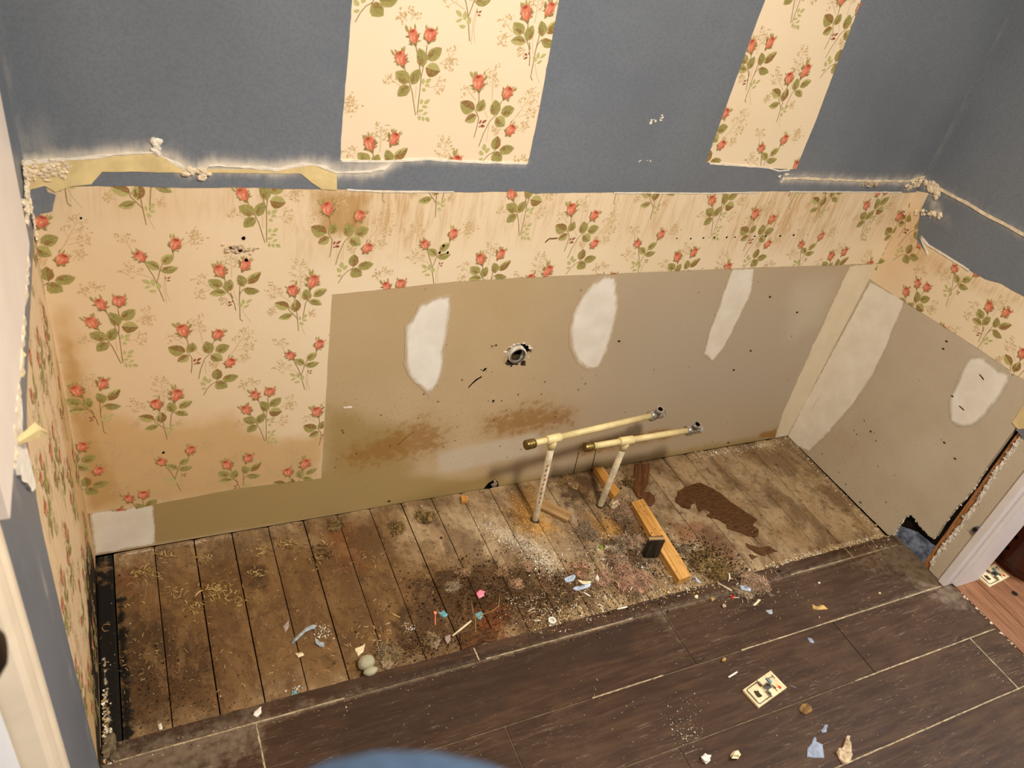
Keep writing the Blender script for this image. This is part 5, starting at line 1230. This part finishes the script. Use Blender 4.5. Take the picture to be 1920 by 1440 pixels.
for a in ((1889, 1027), (1905, 1007)):
    w_ = hit(a[0], a[1], 1, cy_ - .072 + .022); 
    p_ = hit(a[0], a[1], 0, cx_ - .151)
    v, f = tube([(p_[0] - cx_ - .0008, p_[1] - cy_, p_[2] - .02), (p_[0] - cx_ + .004, p_[1] - cy_, p_[2] - .02)], .006, 12); mesh('screw_hole', v, f, 'black_hole', cab)
kn = hit(1902, 1113, 2, .02); v, f = tube([(kn[0], kn[1], .020), (kn[0], kn[1], .0215)], .008, 14); o = mesh('dark_disc', v, f, 'black_metal', None); tag(o, 'small dark disc on the red hall boards', 'disc')

# ------------------------------------------------------------------ fluff clumps
def fluff(px, py, r, h_, n, cols, z, label, seed, cat='insulation', group='clumps of torn insulation'):
    """a cottony clump: a few lumpy wads matted over with short curled fibres, coloured per fibre"""
    rn = np.random.default_rng(seed); c_ = PF(px, py, z + h_ * .3); V = []; Fc = []; C_ = []
    cols = [lin(c) for c in cols]
    wads = []
    for i in range(7):
        a = rn.uniform(0, 6.28); q_ = r * .62 * math.sqrt(rn.uniform(0, 1)); wr = r * rn.uniform(.28, .46); hh = h_ * rn.uniform(.35, .75) * (1.1 - q_ / r)
        wads.append((q_ * math.cos(a), q_ * math.sin(a), wr, hh)); v, f = lump((q_ * math.cos(a), q_ * math.sin(a), hh * .4), wr, seed + i * 1.3, 2, 1.0, (1, rn.uniform(.7, 1.1), hh / wr * .8))
        s0 = len(V); V += [(p[0], p[1], max(p[2], .0004)) for p in v]; Fc += [tuple(k + s0 for k in q2) for q2 in f]; cc = cols[rn.integers(len(cols))]; kf = rn.uniform(.75, 1.05); C_ += [(*[x * kf for x in cc], 1)] * len(v)
    for i in range(int(n * 4.5)):
        wx, wy, wr, hh = wads[rn.integers(7)]; a = rn.uniform(0, 2 * math.pi); el = math.asin(rn.uniform(0.0, 1)); k2 = rn.uniform(.85, 1.35)
        p = np.array([wx + wr * k2 * math.cos(a) * math.cos(el), wy + wr * k2 * math.sin(a) * math.cos(el), .0008 + hh * 1.15 * math.sin(el) * k2])
        d = rn.normal(0, 1, 3); d[2] *= .35; d /= np.linalg.norm(d)
        ln_ = r * rn.uniform(.10, .32); w = rn.uniform(.00022, .0006); col = cols[rn.integers(len(cols))]; kf = rn.uniform(.75, 1.25); col = tuple(min(1, x * kf) for x in col)
        k = 4; crv = rn.normal(0, 1, 3) * 2.2; s0 = len(V); q_ = p
        for j in range(k + 1):
            sd = np.cross(d, [.3, .2, 1]); sd /= np.linalg.norm(sd) + 1e-9; q_[2] = max(q_[2], .0008)
            V += [tuple(q_ + sd * w), tuple(q_ - sd * w)]; C_ += [(*col, 1)] * 2
            q_ = q_ + d * ln_ / k; d = d + crv / k; d[2] *= .7; d /= np.linalg.norm(d)
        for j in range(k): Fc.append((s0 + 2 * j, s0 + 2 * j + 1, s0 + 2 * j + 3, s0 + 2 * j + 2))
    VA = np.array(V); wy = VA[:, 1] + c_[1]
    VA[:, 2] += TZ * np.clip((-.450 - wy) / .006, 0, 1) - z            # drape over the step between planks and tiles
    VA[:, 1] = np.minimum(VA[:, 1], -.004 - c_[1]); VA[:, 0] = np.maximum(VA[:, 0], .004 - c_[0]); V = [tuple(p) for p in VA]
    o = mesh('fluff_clump', V, Fc, 'bits', None); o.location = (c_[0], c_[1], z)
    at_ = o.data.attributes.new('Col', 'FLOAT_COLOR', 'POINT'); at_.data.foreach_set('color', np.array(C_, np.float32).ravel())
    return tag(o, label, cat, group)
PINK = ['a58468', 'b98f76', '8a7458', 'ac8e70', 'd39a80']; GREY = ['958266', '7d6b52', 'a8937a', '9b876c', '655440']; BRN = ['7c653f', '957a4a', '654f2e', 'a58855', '4d3c22']
for i, (x_, y_, r_, h_, n_, cl, zz, lb) in enumerate([
    (1180, 1086, .050, .030, 900, PINK, 0, 'largest pink insulation clump in front of the black block'),
    (1188, 1016, .034, .026, 500, PINK + GREY, 0, 'pink fluff pressed against the black block'),
    (1162, 1022, .036, .026, 600, GREY, 0, 'grey fluff beside the green leaf'),
    (1158, 1044, .030, .020, 400, GREY + PINK, 0, 'matted grey-pink fluff between the leaf and the pink clump'),
    (1165, 957, .044, .032, 700, GREY + PINK, 0, 'grey fluffy clump between the second pipe and the pine strip'),
    (1104, 992, .036, .018, 500, GREY, 0, 'dark grey fluff clump on the sawdust below the pipes'),
    (1212, 1090, .030, .018, 350, PINK, 0, 'pink fluff tuft left of the pine strip end'),
    (1090, 1068, .030, .016, 300, PINK + BRN, 0, 'pinkish fluff with the pale blue wrapper on it'),
    (1130, 1082, .028, .014, 260, PINK, 0, 'low pinkish tuft joining the wrapper to the largest clump'),
    (1195, 1112, .028, .014, 260, GREY + BRN, 0, 'brownish tuft hanging over the tile edge'),
    (1413, 1088, .042, .030, 650, GREY + PINK, TZ, 'grey-pink fluff clump spilling onto the tiles'),
    (1395, 1108, .030, .014, 300, GREY, TZ, 'ragged tuft under the blue wrapper on the tiles'),
    (1280, 1028, .022, .016, 200, GREY, 0, 'small grey tuft touching the right side of the pine strip'),
    (1322, 1052, .046, .018, 420, BRN, 0, 'mossy brown dirt clump beyond the pine strip'),
    (1352, 1072, .042, .020, 420, BRN, 0, 'crumbly brown dirt clump at the broken tile corner'),
    (990, 1062, .018, .012, 120, PINK, 0, 'small pink tuft below the white dust'),
    (945, 1072, .018, .010, 120, PINK + BRN, 0, 'small pinkish tuft above the pink chip'),
    (965, 1094, .022, .010, 140, PINK + BRN, 0, 'pinkish tuft to the right of the pink chip'),
    (866, 1070, .020, .012, 140, PINK + BRN, 0, 'brown-pink tuft at the edge of the dark dirt'),
    (846, 1098, .022, .012, 140, GREY, 0, 'grey tuft on the dark dirt'),
    (748, 990, .028, .010, 160, BRN, 0, 'flat brown clump on the middle planks'),
    (800, 968, .030, .012, 180, BRN, 0, 'dark brown clump near the wall foot'),
    (628, 985, .024, .010, 130, BRN, 0, 'brown clump across two planks'),
    (1068, 905, .030, .014, 260, PINK + BRN, 0, 'brown-pink fluff along the wall foot behind the pipes'),
    (1190, 905, .034, .010, 240, BRN, 0, 'brown dirt clump between pine block and laminate'),
    (808, 1195, .026, .012, 200, GREY + BRN, 0, 'grey tuft by the coral pick and the tile edge'),
    (730, 1228, .030, .012, 220, GREY + BRN, 0, 'grey web of dust beside the grey pebbles')]):
    fluff(x_, y_, r_, h_, n_, cl, zz, lb, 100 + i)
v, f = lump((0, 0, .010), .013, 77, 3, .9, (1.2, .9, .8)); o = mesh('grey_wad', v, f, 'pale_scrap', None, True); c_ = PF(1151, 946, .01); o.location = (c_[0], c_[1], .0028); tag(o, 'pale grey wad of lint inside the grey fluff by the second pipe', 'wad')

# ------------------------------------------------------------------ let loose litter come to rest on what is under it
from mathutils.bvhtree import BVHTree
def bvh(objs):
    V = []; F = []
    for ob in objs:
        mw = ob.matrix_world; b0 = len(V); V += [mw @ v.co for v in ob.data.vertices]; F += [tuple(i + b0 for i in p.vertices) for p in ob.data.polygons]
    return BVHTree.FromPolygons(V, F)
bpy.context.view_layer.update()
base_name = lambda ob: ob.name.split('.')[0]
def tree_meshes(ob): return ([ob] if ob.type == 'MESH' else []) + [m_ for c2 in ob.children for m_ in tree_meshes(c2)]
ALLO = list(bpy.data.objects)
FLOORS = bvh([o_ for o_ in ALLO if o_.type == 'MESH' and base_name(o_) in ('plank', 'tile', 'glue_residue', 'floor', 'grout_line', 'subfloor')])
SOLID_NAMES = ('pine_strip', 'pine_block', 'wood_block', 'veneer_piece', 'black_block', 'supply_pipe', 'mousetrap')
SOLIDS = bvh([m_ for o_ in ALLO if o_.parent is None and base_name(o_) in SOLID_NAMES for m_ in tree_meshes(o_)])
FLUFF = bvh([o_ for o_ in ALLO if base_name(o_) == 'fluff_clump'])
UP = Vector((0, 0, -1)); LITTER = []
def height(tree, x, y_, top=.12):
    h2 = tree.ray_cast(Vector((x, y_, top)), UP); return h2[0].z if h2[0] is not None else -1.0
for ob in ALLO:
    if ob.parent is None and base_name(ob) in ('plastic_chip', 'teal_scrap', 'paper_flake', 'leaf_scrap', 'lilac_flake', 'paint_ribbon', 'plastic_pick', 'pale_stick', 'dry_stem', 'wood_sliver', 'wire', 'white_sliver', 'blue_wrapper', 'green_leaf', 'red_scrap', 'paint_chip', 'plaster_flake', 'crumb', 'pebble', 'ring_cap'):
        gaps = []
        for m_ in tree_meshes(ob):
            for v_ in list(m_.data.vertices)[::max(1, len(m_.data.vertices) // 250)]:
                p = m_.matrix_world @ v_.co; hf = max(height(FLOORS, p.x, p.y), height(SOLIDS, p.x, p.y, .04)); hl = height(FLUFF, p.x, p.y)
                gaps.append(p.z - max(hf, hl - .004))            # presses a little into fluff
        LITTER.append(ob)
        if gaps: ob.location.z -= float(np.percentile(gaps, 3)) + .0003
bpy.context.view_layer.update()
LOOSE = bvh([m_ for o_ in LITTER for m_ in tree_meshes(o_)])

# ------------------------------------------------------------------ uncountable grit, dust and shavings
def scatter(name, clusters, label, cat, seed, shape='grain'):
    rn = np.random.default_rng(seed); V = []; Fc = []; C_ = []
    T4 = np.array([(1, 1, 1), (-1, -1, 1), (-1, 1, -1), (1, -1, -1)]) / 1.7
    for (kind, data, n, s0, s1, cols, z) in clusters:
        cols = [lin(c) for c in cols]
        for i in range(n):
            if kind == 'gauss':
                cx, cy, sx, sy, rot = data; a, b = rn.normal(0, sx), rn.normal(0, sy); px = cx + a * math.cos(rot) - b * math.sin(rot); py = cy + a * math.sin(rot) + b * math.cos(rot); q_ = PF(px, py, z)
            elif kind == 'line':
                (ax, ay), (bx, by), sp = data; t_ = rn.uniform(0, 1); q_ = PF(ax + (bx - ax) * t_ + rn.normal(0, sp), ay + (by - ay) * t_ + rn.normal(0, sp), z)
            else:
                (xa, xb, ya, yb) = data; q_ = (rn.uniform(xa, xb), rn.uniform(ya, yb))
            zz = z
            if z < TZ and q_[1] < -.4545: zz = TZ
            if q_[0] < .004 or q_[1] > -.003 or (q_[0] > 1.996 and q_[1] > -.66): continue
            hs, hl, zz = height(SOLIDS, *q_), height(FLUFF, *q_), height(FLOORS, *q_)
            if height(LOOSE, *q_) > 0: continue                             # no grit poking through flakes, sticks and stones
            if hs > 0 and (hs > .03 or rn.random() > .05): continue        # nothing inside the off-cuts and pipes, little on top
            if hl > zz + .002 and rn.random() > .45: continue               # fewer grains where a clump covers the floor
            zz = max(zz, hs, hl - .001)
            s = rn.uniform(s0, s1) * (1 if rn.random() > .08 else 1.7); col = cols[rn.integers(len(cols))]; kf = rn.uniform(.75, 1.25); col = tuple(min(1, x * kf) for x in col)
            th = rn.uniform(0, 6.28); b0 = len(V)
            if shape == 'grain':
                A = rn.normal(0, 1, (3, 3)); Q, _ = np.linalg.qr(A); P = (T4 * rn.uniform(.5, 1.2, 3)) @ Q * s; P[:, 2] -= P[:, 2].min()
                V += [(q_[0] + p[0], q_[1] + p[1], zz + p[2]) for p in P]; C_ += [(*col, 1)] * 4
                Fc += [(b0, b0 + 1, b0 + 2), (b0, b0 + 3, b0 + 1), (b0, b0 + 2, b0 + 3), (b0 + 1, b0 + 3, b0 + 2)]
            else:                                   # a curled shaving
                L = s * 4; w = s * .55; cv = rn.uniform(-1.5, 1.5); k = 4; x, y_, a = 0., 0., th; up = rn.uniform(.1, .9) * s
                for j in range(k + 1):
                    nx, ny = -math.sin(a), math.cos(a); hz = zz + .0008 + up * math.sin(math.pi * j / k)
                    V += [(q_[0] + x + nx * w / 2, q_[1] + y_ + ny * w / 2, hz + w * .3), (q_[0] + x - nx * w / 2, q_[1] + y_ - ny * w / 2, hz)]; C_ += [(*col, 1)] * 2
                    x += math.cos(a) * L / k; y_ += math.sin(a) * L / k; a += cv / k
                for j in range(k): Fc.append((b0 + 2 * j, b0 + 2 * j + 1, b0 + 2 * j + 3, b0 + 2 * j + 2))
    o = mesh(name, V, Fc, 'bits', None)
    at_ = o.data.attributes.new('Col', 'FLOAT_COLOR', 'POINT'); at_.data.foreach_set('color', np.array(C_, np.float32).ravel())
    return tag(o, label, cat, kind='stuff')
WHT = ['e9dfcd', 'd8ccb6', 'f2ead9', 'cbbb9d']; TAN = ['b99a5f', 'c8a76b', '9a7b45', '8a6c3a']; DRK = ['2a1b0c', '3d2914', '1b120a', '55391d']; SAW = ['c8923f', 'd6a452', 'b37f33', 'e0b566']
scatter('plaster_dust', [('line', ((905, 985), (1045, 1060), 9), 1600, .0007, .0019, WHT, 0), ('gauss', (1015, 1062, 22, 10, .5), 450, .0007, .0019, WHT, 0), ('gauss', (960, 985, 40, 14, .4), 300, .0006, .0015, WHT, 0),
    ('line', ((1435, 1066), (1660, 1006), 4), 900, .001, .0032, WHT + TAN, 0), ('line', ((1480, 826), (1660, 1000), 4), 350, .001, .003, WHT + TAN, 0), ('line', ((1300, 856), (1476, 826), 5), 260, .001, .0028, WHT, 0),
    ('line', ((1005, 1170), (1330, 1095), 12), 800, .0008, .0026, WHT + TAN, 0), ('gauss', (1180, 1060, 70, 40, 0), 700, .0008, .0025, WHT + TAN, 0), ('gauss', (1010, 1140, 40, 25, 0), 400, .0007, .0018, WHT, 0),
    ('gauss', (767, 1177, 8, 6, 0), 60, .0008, .002, WHT, 0), ('rect', (.02, 1.98, -.45, -.01), 900, .0005, .0014, WHT, 0), ('line', ((190, 1300), (200, 1440), 6), 260, .0012, .004, WHT + TAN, 0),
    ('gauss', (605, 1185, 9, 8, 0), 60, .001, .003, WHT, 0), ('gauss', (555, 1295, 9, 6, 0), 40, .001, .0025, WHT + ['6fa3ab'], 0)], 'white plaster dust and chips spilled over the planks', 'dust', 1)
scatter('tile_grit', [('rect', (.02, 2.0, -1.25, -.46), 900, .0004, .0011, WHT + TAN, TZ), ('gauss', (1400, 1120, 60, 25, 0), 160, .0006, .0018, WHT + TAN, TZ), ('gauss', (1285, 1350, 18, 30, 0), 90, .0006, .0016, WHT, TZ), ('line', ((200, 1430), (1200, 1160), 8), 240, .0005, .0014, WHT + TAN, TZ),
    ('gauss', (1290, 1375, 14, 14, 0), 40, .001, .002, WHT, TZ), ('gauss', (1640, 1010, 20, 12, 0), 120, .0006, .002, WHT, TZ)], 'pale grit scattered over the dark tiles', 'grit', 2)
scatter('sawdust', [('gauss', (985, 960, 22, 28, .3), 1800, .0006, .0016, SAW, 0), ('gauss', (1025, 990, 28, 16, .3), 900, .0006, .0015, SAW, 0), ('gauss', (1130, 985, 28, 18, .3), 700, .0006, .0016, SAW, 0), ('gauss', (1345, 1062, 26, 14, .3), 600, .001, .003, ['8d7044', 'a58650', '6d5530'], .004)], 'yellow sawdust around the feet of the water pipes', 'sawdust', 3)
scatter('dirt', [('gauss', (900, 1110, 70, 32, -.1), 2600, .0007, .0026, DRK + ['6b4a26', '4d3a22'], 0), ('gauss', (1060, 1120, 60, 30, -.2), 1400, .0007, .0024, DRK + ['6b5535'], 0), ('gauss', (1180, 1070, 60, 40, 0), 1400, .0007, .0026, DRK + ['6b5535'], 0),
    ('gauss', (1320, 1050, 42, 18, .3), 1200, .001, .0034, DRK + ['5a4a20', '3f3a18'], 0), ('gauss', (1150, 930, 40, 30, 0), 700, .0007, .0022, DRK + ['6b5535'], 0), ('rect', (.03, 1.98, -.45, -.01), 2600, .0005, .0016, DRK + ['6b4a26'], 0),
    ('gauss', (790, 1215, 50, 14, -.2), 700, .0007, .0024, DRK, 0), ('gauss', (300, 1300, 80, 50, 0), 700, .0007, .002, DRK, 0), ('gauss', (925, 1160, 26, 18, 0), 700, .0008, .002, ['7a3a18', '8d4a20', '5c2c12'], 0)], 'dark crumbly dirt heaped on the planks', 'dirt', 4)
SHV = ['a88a55', '8f7340', 'b89c68', '7c6236', '6a4f2a']
scatter('wood_shavings', [('gauss', (270, 1078, 14, 8, 0), 60, .0018, .0032, SHV, 0), ('gauss', (310, 1042, 12, 5, 0), 40, .0018, .003, SHV, 0), ('gauss', (330, 1110, 12, 6, 0), 30, .0018, .003, SHV, 0), ('gauss', (370, 1048, 14, 5, 0), 26, .0018, .003, SHV, 0), ('gauss', (360, 1135, 14, 9, 0), 50, .0018, .0032, SHV, 0),
    ('gauss', (430, 1115, 20, 10, .2), 90, .0018, .0032, SHV, 0), ('gauss', (398, 1105, 12, 10, 0), 40, .0018, .003, SHV, 0), ('gauss', (478, 1076, 10, 4, 0), 24, .0018, .003, SHV, 0), ('gauss', (490, 1036, 12, 6, 0), 40, .0018, .003, SHV, 0), ('gauss', (540, 1020, 10, 6, 0), 40, .0018, .003, SHV, 0),
    ('gauss', (600, 1035, 12, 14, .5), 60, .0018, .003, DRK + SHV, 0), ('gauss', (690, 1048, 10, 6, 0), 20, .0016, .0026, SHV, 0), ('rect', (.04, .7, -.44, -.03), 260, .0012, .0024, SHV, 0), ('gauss', (270, 1230, 60, 40, 0), 90, .0012, .0024, SHV, 0),
    ('gauss', (690, 1190, 25, 12, 0), 40, .0016, .003, ['c4a984', '8f7340'], 0), ('line', ((990, 1160), (1330, 1085), 18), 130, .0014, .003, ['e0d2b4', 'b89c68', '8a7a62'], 0), ('gauss', (1180, 1060, 60, 35, 0), 150, .0014, .003, ['e6dcc8', '9d8a70', '6f5348'], .006), ('gauss', (1400, 1090, 30, 18, 0), 60, .0014, .003, ['e6dcc8', '9d8a70'], TZ)], 'small curled wood shavings strewn over the left planks', 'shavings', 5, 'shaving')
# rubble at the mouldy corner of the tile edge
rb_ = F_((195, 1380), (205, 1405), (200, 1425))
parts = []
for i in range(26):
    q_ = PF(random.uniform(190, 225), random.uniform(1375, 1425), .012); rr = random.uniform(.003, .010); parts.append(lump((max(q_[0], .012), q_[1], (TZ if q_[1] < -.4545 else 0) + rr * .4), rr, i, 1, .7, (1, .9, .7)))
v, f = join(parts); o = mesh('mortar_rubble', v, f, 'mortar', None); tag(o, 'crumbled mortar rubble in the corner by the mouldy left wall', 'rubble', kind='stuff')

# ------------------------------------------------------------------ the photographer: only the front of a blue shirt shows at the lower edge
t = NT('clothed_body')
sx = t.n('ShaderNodeSeparateXYZ'); t.put(sx.inputs[0], t.coord())
zc = sx.outputs['Z']; weave = t.noise(260, 2)
c = t.mix(t.step(zc, .925, .930), lin('2b2d35'), t.mix(t.step(weave, .3, .7), lin('3a4e68'), lin('465b78')))
c = t.mix(t.step(zc, 1.485, 1.490), c, lin('c99a7c'))
c = t.mix(t.step(t.attr('hand'), .45, .55), c, lin('c99a7c'))
c = t.mix(t.step(zc, .085, .08), c, lin('1a1614'))
M['body'] = t.done(c, .9, .15)
px0, py0 = .165, -1.46
BEL_A, BEL_Z = .1085, 1.16
pr = empty('person', (px0, py0, TZ)); tag(pr, 'person in a blue shirt standing close at the lower edge of the view', 'person')
BV = [(0, -.02, .95), (.02, .118, 1.115), (.01, .02, 1.25), (0, -.05, 1.38), (0, -.06, 1.47), (0, -.04, 1.53), (0, -.03, 1.60), (0, -.045, 1.71)]
BR = [(.17, .14), (.205, .205), (.15, .11), (.13, .085), (.052, .050), (.050, .052), (.100, .118), (.082, .100)]
BE = [(i, i + 1) for i in range(7)]
def chain(start, pts_, rad):
    prev = start
    for p, r_ in zip(pts_, rad): BV.append(p); BR.append(r_); BE.append((prev, len(BV) - 1)); prev = len(BV) - 1
    return prev
for sd in (1, -1):
    w = chain(3, [(.17 * sd, -.07, 1.385), (.235 * sd, -.10, 1.13), (.15 * sd - .01, .06, 1.26), (.085 * sd - .02, .135, 1.345)], [.068, .052, .038, .028])
    hx = .085 * sd - .02
    for k in range(4):
        fx = hx - sd * .004; fz = 1.355 + .017 * k
        chain(w, [(fx + sd * .012, .155, fz), (fx - sd * .012, .168, fz + .004), (fx - sd * .032, .160, fz + .004)], [.0095, .009, .0075])
    chain(w, [(hx - sd * .010, .132, 1.385), (hx - sd * .022, .138, 1.41)], [.011, .0085])
    chain(0, [(.10 * sd, -.02, .86), (.115 * sd, .01, .48), (.115 * sd, -.03, .10), (.125 * sd, .10, .035)], [(.095, .10), .068, .046, (.042, .035)])
me = bpy.data.meshes.new('body'); me.from_pydata(BV, BE, []); body = link('body', me, 'body', pr)
sk = body.modifiers.new('skin', 'SKIN'); sk.use_smooth_shade = True; sk.branch_smoothing = .6
for i, r_ in enumerate(BR):
    d_ = me.skin_vertices[0].data[i]; d_.radius = r_ if isinstance(r_, tuple) else (r_, r_); d_.use_root = (i == 0)
sb = body.modifiers.new('sub', 'SUBSURF'); sb.levels = 3; sb.render_levels = 3
bpy.context.view_layer.update(); dg_ = bpy.context.evaluated_depsgraph_get()
me2 = bpy.data.meshes.new_from_object(body.evaluated_get(dg_)); body.modifiers.clear(); body.data = me2
co = np.empty(len(me2.vertices) * 3); me2.vertices.foreach_get('co', co); co = co.reshape(-1, 3)
front = np.clip((co[:, 1] + .02) / .08, 0, 1) * (np.abs(co[:, 0]) < .19) * (co[:, 2] < 1.33)
bulge = np.exp(-((co[:, 0] - .006) / .13) ** 2 - ((co[:, 2] - BEL_Z) / .10) ** 2) * front
co[:, 1] += BEL_A * bulge; co[:, 2] += .03 * bulge
hand_pts = np.array([BV[k2] for k2 in range(8, len(BV)) if BV[k2][1] > .12 and BV[k2][2] > 1.3])
hd = np.min(np.linalg.norm(co[:, None, :] - hand_pts[None], axis=2), axis=1)
setattr_f(me2, 'hand', np.clip((.045 - hd) / .02 + .5, 0, 1))
me2.vertices.foreach_set('co', co.ravel()); me2.update(); me2.polygons.foreach_set('use_smooth', [True] * len(me2.polygons))
sm = body.modifiers.new('smooth', 'SMOOTH'); sm.factor = .5; sm.iterations = 3
ss = body.modifiers.new('sub', 'SUBSURF'); ss.levels = 1; ss.render_levels = 1
bpy.context.view_layer.update(); _bt = BVHTree.FromObject(body, bpy.context.evaluated_depsgraph_get())
def face_y(x, z): h2 = _bt.ray_cast(Vector((x, .5, z)), Vector((0, -1, 0))); return h2[0].y
def face_x(sd, y_, z): h2 = _bt.ray_cast(Vector((.5 * sd, y_, z)), Vector((-sd, 0, 0))); return h2[0].x
hv = np.array([_v.co for _v in body.evaluated_get(bpy.context.evaluated_depsgraph_get()).data.vertices]); hz_ = hv[:, 2].max(); hc = np.array([0, hv[hv[:, 2] > hz_ - .12][:, 1].mean(), hz_ - .085])
hw = np.ptp(hv[hv[:, 2] > hz_ - .14][:, 0]) / 2; hl_ = np.ptp(hv[hv[:, 2] > hz_ - .14][:, 1]) / 2
v, f = lump(tuple(hc), 1.0, 2, 4, 0, (hw + .012, hl_ + .012, .097))
keep = [q_ for q_ in f if (lambda m_: m_[2] > hz_ - .045 or (m_[1] < hc[1] - .01 and m_[2] > hz_ - .17))(np.mean([v[i] for i in q_], axis=0))]
mesh('hair', v, keep, 'hair', pr, True)
ez = hz_ - .115
for sd in (1, -1):
    ye = face_y(.028 * sd, ez)
    v, f = lump((.028 * sd, ye - .006, ez), .0105, 1, 2, 0, (1.2, 1, .8)); mesh('eye', v, f, 'white_plastic', pr, True)
    v, f = lump((.028 * sd, ye + .001, ez - .001), .0045, 1, 2, 0); mesh('pupil', v, f, 'black_metal', pr, True)
    v, f = lump((face_x(sd, hc[1] - .01, ez - .01), hc[1] - .01, ez - .01), .024, 1, 2, .1, (.35, .7, 1.2)); mesh('ear', v, f, 'skin', pr, True)
v, f = lump((0, face_y(0, ez - .035) + .003, ez - .032), .013, 1, 2, 0, (.75, 1.0, 1.7)); mesh('nose', v, f, 'skin', pr, True)
v, f = lump((0, face_y(0, ez - .068) - .004, ez - .068), .020, 1, 2, 0, (1.1, .4, .3)); mesh('mouth', v, f, 'red_ink', pr, True)
# the phone, just behind the taking lens
ph = box('phone', (-.036, -.075, -.008), (.036, .075, .0), 'phone_black', None, .004); tag(ph, 'black phone held up in both hands', 'phone')
pm = cam.matrix_world.copy(); ph.matrix_world = pm @ Matrix.Translation((0.022, -.060, .006))
